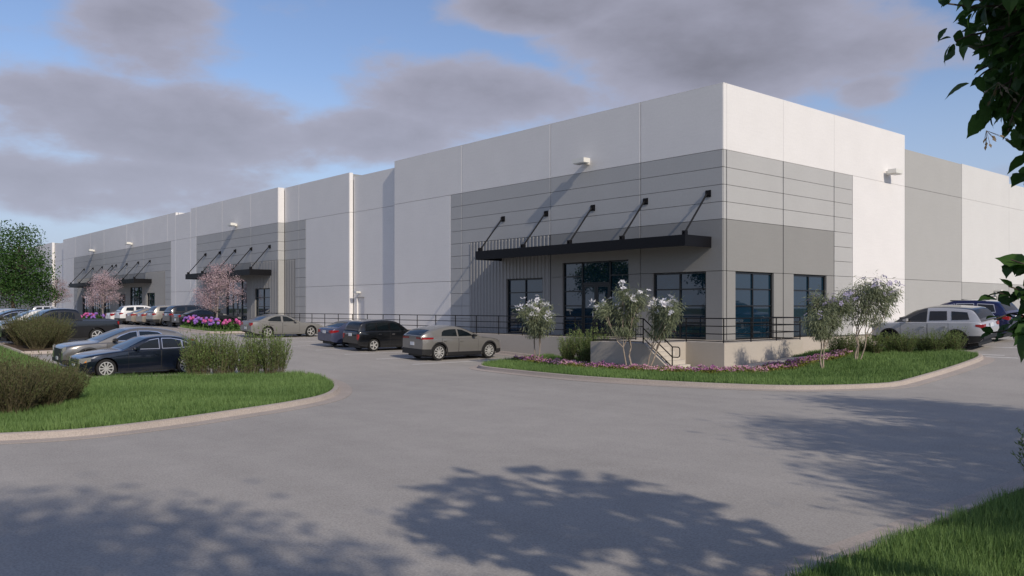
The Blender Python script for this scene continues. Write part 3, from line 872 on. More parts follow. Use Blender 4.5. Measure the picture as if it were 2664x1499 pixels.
railing('railing', 'long black pipe railing along the walkway edge behind the parked cars', [(-43.0, -2.3, 0), (-3.2, -2.3, 0), (-3.2, -5.15, 0), (-.32, -5.15, 0)])
railing('railing', 'black pipe railing wrapping the walkway corner in front of the corner windows', [(-.3, -3.75, 0), (-.3, -2.3, 0), (1.65, -2.3, 0), (1.65, 3.7, 0), (.05, 3.7, 0)])
hr = thing('stair_handrail', 'black sloping handrail with a looped end beside the concrete steps', 'handrail', (0, 0, 0))
for z0 in (1.03, .62, .22):
    MB().tube((-.3, -5.15, z0), (1.2, -5.15, z0 - 1.12), .024, n=8).build('rail', M['black'], hr, smooth=True)
MB().tube((1.2, -5.15, -1.2), (1.2, -5.15, -.09), .026, n=8).build('post', M['black'], hr, smooth=True)
lp = MB(); q = [(1.2, -.09), (1.5, -.09), (1.56, -.13), (1.58, -.2), (1.58, -.4), (1.55, -.47), (1.48, -.5), (1.2, -.5)]
for a, b in zip(q[:-1], q[1:]): lp.tube((a[0], -5.15, a[1]), (b[0], -5.15, b[1]), .022, n=8)
lp.build('loop', M['black'], hr, smooth=True)

# ------------------------------------------------------------------ vehicles


def interp(pts, s):
    if s <= pts[0][0]: return pts[0][1]
    for (a, za), (b, zb) in zip(pts[:-1], pts[1:]):
        if s <= b:
            t = (s - a) / (b - a) if b > a else 1.0
            return za + (zb - za) * t
    return pts[-1][1]


def smoothpts(pts, n=5):
    """round off a profile given as (s, z) points, keeping its ends"""
    out = [pts[0]]
    for i in range(len(pts) - 1):
        p0 = pts[max(i - 1, 0)]; p1 = pts[i]; p2 = pts[i + 1]; p3 = pts[min(i + 2, len(pts) - 1)]
        def tang(a, b, c): return 0.0 if (c[0] - a[0]) < 1e-6 else (c[1] - a[1]) / (c[0] - a[0])
        m1 = tang(p0, p1, p2) if i > 0 else (p2[1] - p1[1]) / max(p2[0] - p1[0], 1e-6)
        m2 = tang(p1, p2, p3) if i < len(pts) - 2 else (p2[1] - p1[1]) / max(p2[0] - p1[0], 1e-6)
        d = p2[0] - p1[0]; dd = (p2[1] - p1[1]) / max(d, 1e-6)
        lim = 2.2 * abs(dd) + 0.12
        m1 = max(-lim, min(lim, m1)); m2 = max(-lim, min(lim, m2))
        for k in range(1, n + 1):
            t = k / n; h00 = 2 * t ** 3 - 3 * t ** 2 + 1; h10 = t ** 3 - 2 * t ** 2 + t; h01 = -2 * t ** 3 + 3 * t ** 2; h11 = t ** 3 - t ** 2
            out.append((p1[0] + d * t, h00 * p1[1] + h10 * d * m1 + h01 * p2[1] + h11 * d * m2))
    return out


CM = {}


def paint(name, col, metal=0.35, rough=0.28, coat=1.0):
    if name not in CM: CM[name] = mat_plain(name, col, rough, metal, 0.5, coat)
    return CM[name]


M['tyre'] = mat_plain('tyre_rubber', (0.012, 0.012, 0.012), 0.8)
M['trim'] = mat_plain('black_plastic', (0.014, 0.014, 0.015), 0.55)
M['chrome'] = mat_plain('chrome', (0.75, 0.75, 0.75), 0.15, 1.0)
M['carglass'] = mat_plain('car_glass', (0.006, 0.010, 0.013), 0.02, 0.0, 0.5, ior=1.6)
M['redlamp'] = mat_plain('red_lamp', (0.27, 0.012, 0.016), 0.15, 0, 0.5, 0.6)
M['headlamp'] = mat_plain('headlamp', (0.42, 0.41, 0.40), 0.10, 0.4, 0.5, 0.8)
M['plate'] = mat_plain('number_plate', (0.62, 0.64, 0.68), 0.5, var=0.3, vscale=30)
M['rimsilver'] = mat_plain('silver_rim', (0.72, 0.71, 0.68), 0.3, 0.55)
M['rimdark'] = mat_plain('dark_rim', (0.03, 0.03, 0.032), 0.35, 0.5)
M['caliper'] = mat_plain('red_caliper', (0.5, 0.03, 0.03), 0.4)
M['amber'] = mat_plain('amber_lamp', (0.75, 0.28, 0.05), 0.2, 0, .5, .6)
WHEELS = {}


def wheel_meshes(Rr, w, n, style):
    key = (round(Rr, 3), n, style)
    if key in WHEELS: return WHEELS[key]
    # tyre: lathe about local Y
    rp = Rr * 0.70
    prof = [(rp, -w / 2 + .015), (Rr * .86, -w / 2), (Rr * .96, -w / 2 + .012), (Rr, -w / 2 + .045), (Rr, w / 2 - .045), (Rr * .96, w / 2 - .012), (Rr * .86, w / 2), (rp, w / 2 - .015)]
    K = 32; mb = MB(); rows = []
    for k in range(K + 1):
        a = 2 * math.pi * k / K; rows.append([(r_ * math.cos(a), y, r_ * math.sin(a)) for r_, y in prof])
    mb.grid(rows); mb.tube((0, -w / 2 + .05, 0), (0, w / 2 - .07, 0), rp + .002, n=32)
    tm = mb.mesh('wheel')
    rb = MB(); rows = []
    ring = [(rp + .004, w / 2 - .03), (rp + .006, w / 2 - .008), (rp - .02, w / 2 - .006), (rp - .03, w / 2 - .05)]
    for k in range(K + 1):
        a = 2 * math.pi * k / K; rows.append([(r_ * math.cos(a), y, r_ * math.sin(a)) for r_, y in ring])
    rb.grid(rows)
    rb.tube((0, w / 2 - .07, 0), (0, w / 2 - .012, 0), rp * .24, rp * .2, n=16)
    for k in range(n):
        for da in ((0,) if style == 'single' else (-.13, .13)):
            a = 2 * math.pi * k / n
            wa = .10 if style == 'single' else .055
            if n <= 5 and style == 'single': wa = .17
            u = Vector((math.cos(a), 0, math.sin(a))); v = Vector((-math.sin(a), 0, math.cos(a)))
            a2 = a + da; u2 = Vector((math.cos(a2), 0, math.sin(a2))); v2 = Vector((-math.sin(a2), 0, math.cos(a2)))
            y0 = w / 2 - .055; y1 = w / 2 - .014
            i0 = rp * .16; i1 = rp - .012
            P = [u * i0 + v * (da * .25 - wa * .8) * rp, u * i0 + v * (da * .25 + wa * .8) * rp, u2 * i1 + v2 * wa * rp, u2 * i1 - v2 * wa * rp]
            vs = [p + Vector((0, y0, 0)) for p in P] + [p + Vector((0, y1, 0)) for p in P]
            rb.add(vs, [(4, 5, 6, 7), (0, 3, 2, 1), (0, 1, 5, 4), (1, 2, 6, 5), (2, 3, 7, 6), (3, 0, 4, 7)])
    rm = rb.mesh('rim')
    for m in (tm, rm):
        m.polygons.foreach_set('use_smooth', [True] * len(m.polygons)); m.set_sharp_from_angle(angle=R(35))
    WHEELS[key] = (tm, rm)
    return WHEELS[key]


def make_car(name, label, spec, col, x, y, heading, rim='silver', spokes=(5, 'double'), cat='car', group='parked cars', z=None, lower=None, roofcol=None, scale=1.0, arch_trim=False, calip=False):
    L_, Wd, H = spec['L'], spec['W'], spec['H']; wb, fo, Rr = spec['wb'], spec['fo'], spec['R']
    hx, hy = math.cos(R(heading)), math.sin(R(heading))
    # ground contact at both axles gives the pitch on the sloping lot
    xf, yf = x + hx * (L_ / 2 - fo), y + hy * (L_ / 2 - fo); xr, yr = x + hx * (L_ / 2 - fo - wb), y + hy * (L_ / 2 - fo - wb)
    zf, zr = gz(xf, yf), gz(xr, yr)
    lx, ly = -hy, hx
    roll = math.atan2(gz(x + lx * .8, y + ly * .8) - gz(x - lx * .8, y - ly * .8), 1.6)
    zc = zr + (zf - zr) * ((fo + wb - L_ / 2) / wb)
    t = thing(name, label, cat, (x, y, zc + .008), 0, group)
    pitch = math.atan2(zf - zr, wb)
    Mx = Matrix.Rotation(R(heading), 3, 'Z') @ Matrix.Rotation(-pitch, 3, 'Y') @ Matrix.Rotation(roll, 3, 'X')
    t.rotation_euler = Mx.to_euler(); t.scale = (scale,) * 3
    top = smoothpts(spec['top']); roof = smoothpts(spec['roof']); low = spec['low']
    sa, sb = roof[0][0], roof[-1][0]
    axles = (fo, fo + wb); Ra = Rr + spec.get('archgap', .055)
    belt_drop = spec.get('drop', .045)
    ef, er, rf, rr = spec.get('ef', .20), spec.get('er', .13), spec.get('rf', .85), spec.get('rr', .6)

    def plan(s):
        k = 1.0
        if s < rf: k -= ef * (1 - s / rf) ** 2.6
        if s > L_ - rr: k -= er * (1 - (L_ - s) / rr) ** 2.6
        return k

    def zbelt(s): return interp(top, s) - belt_drop

    def zlow(s):
        z_ = interp(low, s)
        for a in axles:
            if abs(s - a) < Ra: z_ = max(z_, Rr + math.sqrt(Ra * Ra - (s - a) ** 2))
        return z_

    def hw(s, z_):
        zb = zbelt(s); z0 = .2
        f = max(0.0, min(1.0, (z_ - z0) / max(zb - z0, .05)))
        # tucked sill, widest at mid door, shoulder line, slight fall to the belt
        k = .945 + .055 * math.sin(min(f / .62, 1.0) * math.pi / 2) - .035 * max(0, (f - .72) / .28) ** 1.4
        return Wd / 2 * plan(s) * k

    def P(s, y_, z_): return (L_ / 2 - s, y_, z_)

    body = paint(*col) if isinstance(col, tuple) else col
    # --- lower body
    st = set(np.arange(0, L_, .09).tolist() + [0.0, .03, L_ - .03, L_])
    for a in axles:
        for q in np.linspace(-1, 1, 21): st.add(a + Ra * math.sin(q * math.pi / 2))
        st.add(a - Ra - .004); st.add(a + Ra + .004)
    st = sorted(s for s in st if 0 <= s <= L_)
    rows = []
    for s in st:
        zl, zb, zt = zlow(s), zbelt(s), interp(top, s)
        zl = min(zl, zb - .03); row = []
        wbt = hw(s, zb)
        half = [(hw(s, zl) - .02, zl)] + [(hw(s, zl + (zb - zl) * f), zl + (zb - zl) * f) for f in (0.02, .2, .4, .6, .72, .86, 1.0)]
        half += [(wbt * .965, zb + (zt - zb) * .5), (wbt * .88, zb + (zt - zb) * .82), (wbt * .6, zt - .004), (wbt * .3, zt)]
        row = [P(s, y_, z_) for y_, z_ in half] + [P(s, 0, zt + .002)] + [P(s, -y_, z_) for y_, z_ in reversed(half)]
        rows.append(row)
    mb = MB(); mb.grid(rows)
    n = len(rows[0]); N0 = 0; N1 = (len(rows) - 1) * n
    for base in (N0, N1):
        for j in range(n // 2): mb.f.append((base + j, base + j + 1, base + n - 2 - j, base + n - 1 - j) if j < n // 2 - 1 else (base + j, base + j + 1, base + n - 1 - j))
    mb.build('body', body, t, smooth=True)
    ch = MB(); ch.box(*sorted((P(L_ - .25, 0, 0)[0], P(.25, 0, 0)[0])), -Wd / 2 + .27, Wd / 2 - .27, .17, min(.62, H * .4))
    ch.box(*sorted((P(axles[1] - Ra - .02, 0, 0)[0], P(axles[0] + Ra + .02, 0, 0)[0])), -Wd / 2 + .09, Wd / 2 - .09, .19, .5)
    ch.build('chassis', M['trim'], t)
    # --- cabin
    tumble = spec.get('tumble', .30); inset = spec.get('inset', .965)

    def cab_y(s, z_):
        zb = zbelt(s); return hw(s, zb) * inset - max(0, z_ - zb) * tumble - spec.get('curve', .12) * max(0, z_ - zb) ** 2

    def zroof(s): return interp(roof, s)

    rows = []
    cs = sorted(set(np.linspace(sa, sb, 44).tolist() + [p[0] for p in roof]))
    for s in cs:
        zb = zbelt(s) - .01; zt = max(zroof(s), zb + .004); h = zt - zb
        half = [(cab_y(s, zb), zb)] + [(cab_y(s, zb + (h) * f), zb + h * f) for f in (.35, .7, .9)]
        e = min(.05, h * .3)
        half += [(cab_y(s, zt) - e * .35, zt - e * .35), (cab_y(s, zt) - e * 1.5, zt + e * .0), (cab_y(s, zt) * .55, zt + min(.018, h * .1)), ]
        rows.append([P(s, y_, z_) for y_, z_ in half] + [P(s, 0, zt + min(.024, h * .12))] + [P(s, -y_, z_) for y_, z_ in reversed(half)])
    cabin = MB().grid(rows).build('cabin', body, t, smooth=True)
    if roofcol:
        cabin.data.materials.append(paint(*roofcol)); nc = len(rows[0]) - 1
        for i_, p_ in enumerate(cabin.data.polygons):
            s_ = cs[i_ // nc]
            if 4 <= i_ % nc < nc - 4 or s_ < spec['doors'][1][0] - .1: p_.material_index = 1

    def screen(nm, s0, s1, marg, off=.007):
        rr_ = []
        ss_ = np.linspace(s0, s1, 8)
        for s in ss_:
            e = 1e-2; dz = (zroof(s + e) - zroof(s - e)) / (2 * e); nl = math.hypot(dz, 1)
            ns, nz = -dz / nl, 1 / nl
            hh = max(zroof(s) - zbelt(s), 0); cr = min(.024, hh * .12)
            yy = cab_y(s, zroof(s)) - marg
            rr_.append([P(s + ns * off, f * yy, zroof(s) + nz * off + cr * (1 - abs(f) ** 1.5 * .95)) for f in (-1, -.75, -.4, 0, .4, .75, 1)])
        return MB().grid(rr_).build(nm, M['carglass'], t, smooth=True)

    screen('windscreen', *spec['ws'], spec.get('wsm', .075))
    if spec.get('rg'): screen('rear_window', *spec['rg'], spec.get('rgm', .10))

    def sidepoly(nm, pts, off, mat, par=None, grow=0.0):
        obs = []
        c = (sum(p[0] for p in pts) / len(pts), sum(p[1] for p in pts) / len(pts))
        q = [(p[0] + grow * (1 if p[0] > c[0] else -1), p[1] + grow * (1 if p[1] > c[1] else -1)) for p in pts]
        # dense ring so that the pane follows the body
        ring = []
        for a, b in zip(q, q[1:] + q[:1]):
            for k in range(4): ring.append((a[0] + (b[0] - a[0]) * k / 4, a[1] + (b[1] - a[1]) * k / 4))
        for sg in (1, -1):
            m = MB(); vs = [P(c[0], sg * (cab_y(*c) + off), c[1])] + [P(s, sg * (cab_y(s, z_) + off), z_) for s, z_ in ring]
            nn = len(ring); m.add(vs, [(0, 1 + i, 1 + (i + 1) % nn) for i in range(nn)])
            obs.append(m.build(nm, mat, par or t, smooth=True))
        return obs

    for i, w in enumerate(spec['win']):
        if spec.get('chrome'): sidepoly('window_trim', w, .006, M['chrome'], grow=.028)
        sidepoly('side_window', w, .011, M['carglass'])

    def patch(nm, s0, s1, z0, z1, mat, off=.006, par=None, ns=6, nz=4, sides=(1, -1)):
        obs = []
        for sg in sides:
            rr_ = []
            for i in range(ns + 1):
                s = s0 + (s1 - s0) * i / ns; za = z0(s) if callable(z0) else z0; zb_ = z1(s) if callable(z1) else z1
                rr_.append([P(s, sg * (hw(max(0, min(L_, s)), za + (zb_ - za) * j / nz) + off), za + (zb_ - za) * j / nz) for j in range(nz + 1)])
            # returned edge gives the piece thickness
            edge = [rr_[0][j] for j in range(nz + 1)]
            m = MB(); m.grid(rr_)
            obs.append(m.build(nm, mat, par or t, smooth=True))
        return obs

    # --- doors with shut lines and handles
    for (d0, d1) in spec['doors']:
        zl = lambda s: max(zlow(s) + .05, .30) if not spec.get('sill') else spec['sill']
        zl2 = lambda s: max(zlow(s) + .03, .28)
        patch('door_gap', d0 - .008, d1 + .008, zl2, lambda s: zbelt(s) - .008, M['trim'], .0025, ns=10)
        for sg in (1, -1):
            d = patch('door', d0 + .004, d1 - .004, lambda s: zl2(s) + .012, lambda s: zbelt(s) - .015, body, .006, ns=10, sides=(sg,))[0]
            zh = zbelt((d0 + d1) / 2) - .14; sh = d1 - .17
            yy = sg * (hw(sh, zh) + .012)
            hm = MB(); xx = P(sh, 0, 0)[0]; hm.box(xx - .09, xx + .09, min(yy, yy + sg * .03), max(yy, yy + sg * .03), zh - .018, zh + .018)
            hm.build('handle', M['chrome'] if spec.get('chromehandle') else body, d)
    # --- sill and bumper cladding
    if lower or arch_trim:
        lm = M['trim']
        if arch_trim:
            for a in axles:
                for sg in (1, -1):
                    rr_ = []
                    for q in np.linspace(-8, 188, 25):
                        cq, sq = math.cos(R(q)), math.sin(R(q)); row = []
                        for rad, off in ((Ra - .012, -.03), (Ra - .008, .014), (Ra + .05, .016), (Ra + .065, .004)):
                            s = a + cq * rad; zz = Rr + sq * rad
                            row.append(P(s, sg * (hw(max(0, min(L_, s)), max(.2, zz)) + off), zz))
                        rr_.append(row)
                    MB().grid(rr_).build('arch_trim', lm, t, smooth=True)
        zt_ = lower or .40
        patch('sill', axles[0] + Ra + .03, axles[1] - Ra - .03, lambda s: zlow(s) + .004, zt_, lm, .008, ns=8)
        patch('bumper_cladding', axles[1] + Ra + .03, L_ - .004, lambda s: zlow(s) + .006, zt_ + .16, lm, .008, ns=8)
        patch('bumper_cladding', .004, axles[0] - Ra - .03, lambda s: zlow(s) + .006, zt_ + .08, lm, .008, ns=8)
        hwr = hw(L_, .5); xb = -L_ / 2
        MB().box(xb - .02, xb + .02, -hwr - .006, hwr + .006, interp(low, L_) - .02, zt_ + .16).build('rear_bumper', lm, t)
        hwf = hw(0, .5)
        MB().box(-xb - .02, -xb + .02, -hwf - .004, hwf + .004, interp(low, 0) - .02, zt_ + .08).build('front_bumper', lm, t)
    # --- lamps, grille, plates
    for (z0, z1, s0, wid) in [spec['tail']]:
        for sg in (1, -1):
            m = MB(); ns_ = 6; pts = []
            for i in range(ns_ + 1):
                s = L_ - s0 + s0 * i / ns_
                pts.append((P(s, sg * (hw(s, (z0 + z1) / 2) + .012), 0), (i / ns_)))
            xe = -L_ / 2 - .014; ye = sg * (hw(L_, (z0 + z1) / 2) - .01)
            rr_ = []
            tp = spec.get('tailtaper', .5)
            for (p, f) in pts:
                zm = z1; zl_ = z0 + (z1 - z0) * tp * (1 - f)
                rr_.append([(p[0], p[1], zl_), (p[0], p[1], zm)])
            rr_.append([(xe, ye, z0), (xe, ye, z1)])
            rr_.append([(xe, ye - sg * wid, z0 + (z1 - z0) * .25), (xe, ye - sg * wid, z1)])
            rr_.append([(xe + .03, ye - sg * wid, z0 + (z1 - z0) * .25), (xe + .03, ye - sg * wid, z1)])
            m.grid(rr_).build('tail_light', M['redlamp'], t, smooth=False)
    for (z0, z1, s0, wid) in [spec['head']]:
        for sg in (1, -1):
            rr_ = []; ns_ = 6
            for i in range(ns_ + 1):
                s = s0 * (1 - i / ns_); yy = sg * (hw(s, (z0 + z1) / 2) + .010); f = 1 - i / ns_
                rr_.append([P(s, yy, z0 + (z1 - z0) * .55 * f), P(s, yy, z1 + .05 * f)])
            xe = L_ / 2 + .012; ye = sg * (hw(0, (z0 + z1) / 2) - .01)
            rr_.append([(xe, ye, z0), (xe, ye, z1)]); rr_.append([(xe, ye - sg * wid, z0 + .03), (xe, ye - sg * wid, z1)])
            rr_.append([(xe - .03, ye - sg * wid, z0 + .03), (xe - .03, ye - sg * wid, z1)])
            MB().grid(rr_).build('headlight', M['headlamp'], t)
            if spec.get('amber'):
                s = s0 * .75; yy = sg * (hw(s, z1) + .016)
                MB().add([P(s + .10, yy + sg * .004, z1 - .04), P(s - .05, yy - sg * .006, z0 + .06), P(s - .13, yy - sg * .012, z0 + .06), P(s - .0, yy, z1 - .01)], [(0, 1, 2, 3)]).build('indicator', M['amber'], t)
    g0, g1, gw = spec['grille']; xf_ = L_ / 2
    gm = MB(); gm.box(xf_ - .03, xf_ + .012, -gw, gw, g0, g1); gr = gm.build('grille', M['trim'], t)
    if spec.get('grillebars', True):
        bm_ = MB()
        for k in range(4): bm_.box(xf_ + .012, xf_ + .02, -gw + .02, gw - .02, g0 + (g1 - g0) * (k + .4) / 4, g0 + (g1 - g0) * (k + .62) / 4)
        bm_.build('grille_bars', M['chrome'], gr)
    pz = spec.get('platez', .78)
    MB().box(-L_ / 2 - .03, -L_ / 2 - .012, -.16, .16, pz - .08, pz + .08).build('number_plate', M['plate'], t)
    if spec.get('frontplate', True): MB().box(xf_ + .02, xf_ + .034, -.15, .15, .40, .53).build('number_plate', M['plate'], t)
    # --- mirrors
    sm = spec['mirror'][0]; zm = spec['mirror'][1]
    for sg in (1, -1):
        m = MB(); yb = hw(sm, zbelt(sm)) * inset
        xx = P(sm, 0, 0)[0]
        vs = []
        for (dx, k) in ((-.07, 1.0), (.0, 1.0), (.09, .55)):
            for (dy, dz) in ((.06, -.05 * k), (.06, .07 * k), (.24, .06 * k), (.24, -.05 * k)): vs.append((xx + dx, sg * (yb - .02 + dy), zm + dz))
        m.add(vs, [(0, 1, 2, 3), (8, 11, 10, 9)] + [(i * 4 + j, (i + 1) * 4 + j, (i + 1) * 4 + (j + 1) % 4, i * 4 + (j + 1) % 4) for i in (0, 1) for j in range(4)])
        m.box(xx - .03, xx + .03, *sorted((sg * (yb - .06), sg * (yb + .06))), zm - .05, zm - .01)
        m.build('mirror', spec.get('mirmat', body), t, smooth=True)
    # --- wheels
    tw = .235
    tm, rm = wheel_meshes(Rr, tw, *spokes)
    for a in axles:
        for sg in (1, -1):
            yy = sg * (Wd / 2 * plan(a) * .985 - tw / 2 - .005)
            wo = place('wheel', tm, M['tyre'], t, loc=P(a, yy, Rr), rot=(0, 0, 0 if sg > 0 else math.pi))
            if len(rm.materials) == 0: rm.materials.append(None)
            ro = bpy.data.objects.new('rim', rm); COL.objects.link(ro); ro.parent = wo
            ro.material_slots[0].link = 'OBJECT'; ro.material_slots[0].material = M['rim' + rim]
            if calip: MB().box(.06, .17, .04, .085, -.06, .12).build('brake_caliper', M['caliper'], wo)
    return t, P, hw


def sc_spec(b, **k): d = dict(b); d.update(k); return d


SEDAN = dict(L=4.87, W=1.84, H=1.47, wb=2.88, fo=.86, R=.345, drop=.05,
             top=[(0, .60), (.03, .70), (.12, .76), (.4, .84), (1.0, .93), (1.5, .985), (1.8, 1.0), (3.0, 1.03), (4.0, 1.06), (4.4, 1.07), (4.72, 1.04), (4.84, .98), (4.87, .9)],
             low=[(0, .30), (.10, .23), (.5, .20), (4.2, .22), (4.75, .30), (4.87, .40)],
             roof=[(1.42, .97), (1.9, 1.20), (2.3, 1.385), (2.6, 1.445), (3.0, 1.465), (3.45, 1.435), (3.85, 1.33), (4.2, 1.19), (4.5, 1.065)],
             ws=(1.5, 2.28), rg=(3.62, 4.38), doors=[(1.62, 2.78), (2.80, 3.72)],
             win=[[(1.86, 1.03), (2.06, 1.16), (2.38, 1.32), (2.72, 1.375), (2.72, 1.03)], [(2.86, 1.035), (2.86, 1.38), (3.2, 1.375), (3.55, 1.30), (3.55, 1.045)], [(3.61, 1.05), (3.61, 1.275), (3.78, 1.20), (3.98, 1.07)]],
             tail=(.70, .98, .32, .16), head=(.56, .74, .50, .28), grille=(.38, .66, .48), mirror=(1.9, 1.05), platez=.78, chrome=True)
CTS = sc_spec(SEDAN, amber=True, tail=(.66, 1.0, .16, .12), head=(.52, .72, .34, .16), chromehandle=False)
MUSCLE = sc_spec(SEDAN, L=5.08, W=1.90, H=1.48, wb=3.05, fo=.93, R=.36, chrome=False, grillebars=False,
                 top=[(0, .64), (.03, .74), (.15, .82), (.5, .90), (1.2, .965), (1.7, 1.0), (2.4, 1.01), (3.3, 1.02), (3.9, 1.06), (4.3, 1.09), (4.9, 1.07), (5.03, 1.0), (5.08, .9)],
                 low=[(0, .28), (.10, .22), (.5, .20), (4.4, .22), (4.95, .32), (5.08, .42)],
                 roof=[(1.62, .98), (2.1, 1.22), (2.5, 1.40), (2.8, 1.455), (3.2, 1.475), (3.6, 1.445), (4.0, 1.335), (4.3, 1.21), (4.62, 1.08)],
                 ws=(1.7, 2.48), rg=(3.75, 4.5), doors=[(1.78, 2.96), (2.98, 3.88)],
                 win=[[(2.05, 1.04), (2.3, 1.21), (2.6, 1.35), (2.9, 1.385), (2.9, 1.04)], [(3.04, 1.045), (3.04, 1.385), (3.35, 1.37), (3.7, 1.28), (3.98, 1.13), (3.85, 1.08)]],
                 tail=(.76, .98, .10, .30), head=(.62, .76, .3, .3), grille=(.42, .68, .6), mirror=(2.1, 1.06), platez=.62)
COMPACT = sc_spec(SEDAN, L=4.55, W=1.79, H=1.48, wb=2.65, fo=.86, R=.325, chrome=False,
                  top=[(0, .62), (.03, .72), (.15, .79), (.5, .87), (1.0, .95), (1.4, 1.0), (2.8, 1.03), (3.7, 1.08), (4.1, 1.10), (4.42, 1.07), (4.51, 1.0), (4.55, .9)],
                  low=[(0, .28), (.10, .22), (.5, .20), (3.9, .22), (4.4, .30), (4.55, .36)],
                  roof=[(1.25, .98), (1.7, 1.22), (2.1, 1.405), (2.4, 1.46), (2.8, 1.475), (3.2, 1.44), (3.6, 1.33), (3.9, 1.2), (4.15, 1.09)],
                  ws=(1.33, 2.08), rg=(3.35, 4.02), doors=[(1.45, 2.55), (2.57, 3.45)],
                  win=[[(1.7, 1.05), (1.9, 1.2), (2.2, 1.345), (2.5, 1.385), (2.5, 1.045)], [(2.63, 1.045), (2.63, 1.385), (2.95, 1.37), (3.3, 1.28), (3.5, 1.16), (3.42, 1.08)]],
                  tail=(.80, .97, .42, .22), head=(.6, .78, .55, .25), grille=(.42, .66, .45), mirror=(1.72, 1.07), platez=.86)
COUPE = sc_spec(MUSCLE, L=4.84, H=1.37, R=.35, wb=2.85, fo=.93,
                top=[(0, .62), (.03, .72), (.15, .80), (.5, .88), (1.2, .94), (1.7, .965), (2.4, .97), (3.3, .99), (3.9, 1.03), (4.3, 1.05), (4.7, 1.03), (4.8, .97), (4.84, .88)],
                low=[(0, .26), (.10, .20), (.5, .18), (4.2, .20), (4.72, .30), (4.84, .40)],
                roof=[(1.72, .96), (2.2, 1.17), (2.55, 1.31), (2.85, 1.355), (3.15, 1.36), (3.5, 1.31), (3.85, 1.2), (4.25, 1.05)],
                ws=(1.8, 2.5), rg=(3.4, 4.12), doors=[(1.85, 3.2)],
                win=[[(2.15, 1.01), (2.4, 1.15), (2.65, 1.25), (3.0, 1.285), (3.0, 1.0)], [(3.06, 1.0), (3.06, 1.28), (3.35, 1.25), (3.6, 1.15), (3.55, 1.03)]])
WAGON = sc_spec(SEDAN, L=4.48, W=1.77, H=1.66, wb=2.63, fo=.88, R=.33, drop=.06, tumble=.20, curve=.10, ef=.24, er=.10, chrome=False, chromehandle=True,
                top=[(0, .66), (.03, .78), (.12, .90), (.35, .99), (.9, 1.06), (1.3, 1.10), (2.5, 1.11), (4.0, 1.12), (4.36, 1.11), (4.44, 1.05), (4.48, .95)],
                low=[(0, .30), (.10, .24), (.5, .21), (3.9, .23), (4.38, .32), (4.48, .42)],
                roof=[(1.28, 1.08), (1.55, 1.28), (1.85, 1.49), (2.15, 1.60), (2.6, 1.655), (3.2, 1.655), (3.8, 1.61), (4.15, 1.54), (4.3, 1.40), (4.42, 1.10)],
                ws=(1.34, 1.86), rg=(4.19, 4.39), rgm=.16, doors=[(1.5, 2.5), (2.52, 3.35)],
                win=[[(1.74, 1.14), (1.98, 1.40), (2.2, 1.51), (2.46, 1.53), (2.46, 1.14)], [(2.6, 1.14), (2.6, 1.535), (3.28, 1.535), (3.28, 1.14)], [(3.42, 1.15), (3.42, 1.53), (3.95, 1.49), (3.98, 1.16)]],
                tail=(.62, .92, .06, .12), head=(.70, .88, .25, .2), grille=(.45, .78, .4), mirror=(1.68, 1.16), platez=.88)
CROSS = sc_spec(SEDAN, L=5.0, W=1.96, H=1.62, wb=3.09, fo=.90, R=.395, drop=.06, tumble=.36, curve=.12, chrome=False, ef=.17, er=.13, grillebars=False,
                top=[(0, .72), (.03, .86), (.15, .95), (.5, 1.02), (1.0, 1.07), (1.5, 1.10), (2.6, 1.12), (3.8, 1.15), (4.5, 1.17), (4.85, 1.15), (4.96, 1.08), (5.0, .96)],
                low=[(0, .32), (.10, .26), (.5, .22), (4.3, .24), (4.85, .32), (5.0, .42)],
                roof=[(1.25, 1.08), (1.75, 1.30), (2.25, 1.50), (2.65, 1.60), (3.1, 1.62), (3.6, 1.585), (4.05, 1.51), (4.4, 1.41), (4.7, 1.26), (4.86, 1.16)],
                ws=(1.35, 2.35), rg=(4.28, 4.8), rgm=.14, doors=[(1.55, 2.75), (2.77, 3.75)],
                win=[[(1.8, 1.15), (2.1, 1.32), (2.45, 1.45), (2.72, 1.485), (2.72, 1.15)], [(2.82, 1.155), (2.82, 1.49), (3.2, 1.485), (3.55, 1.44), (3.68, 1.36), (3.75, 1.18)]],
                tail=(1.02, 1.12, .55, .5), tailtaper=.2, head=(.70, .90, .10, .05), grille=(.46, .84, .52), mirror=(1.85, 1.17), platez=.80, mirmat=M['trim'])
SUV = sc_spec(SEDAN, L=4.60, W=1.90, H=1.73, wb=2.74, fo=.87, R=.375, drop=.055, tumble=.26, curve=.12, chrome=False, ef=.20, er=.12, grillebars=False,
              top=[(0, .80), (.03, .94), (.14, 1.03), (.5, 1.09), (1.0, 1.13), (1.3, 1.145), (2.5, 1.15), (3.9, 1.17), (4.4, 1.17), (4.55, 1.1), (4.6, .95)],
              low=[(0, .34), (.10, .27), (.5, .24), (3.9, .26), (4.45, .34), (4.6, .48)],
              roof=[(1.05, 1.13), (1.5, 1.37), (1.9, 1.58), (2.25, 1.69), (2.7, 1.725), (3.4, 1.71), (4.0, 1.66), (4.2, 1.60), (4.36, 1.42), (4.52, 1.17)],
              ws=(1.15, 1.98), rg=(4.2, 4.46), rgm=.10, doors=[(1.35, 2.45), (2.47, 3.3)],
              win=[[(1.62, 1.2), (1.85, 1.36), (2.15, 1.52), (2.42, 1.575), (2.42, 1.2)], [(2.52, 1.2), (2.52, 1.58), (3.2, 1.585), (3.24, 1.22)], [(3.42, 1.23), (3.38, 1.58), (4.0, 1.54), (4.1, 1.25), (3.6, 1.23)]],
              tail=(.90, 1.06, .26, .22), head=(.82, .98, .35, .3), grille=(.55, .82, .5), mirror=(1.62, 1.22), platez=.98)
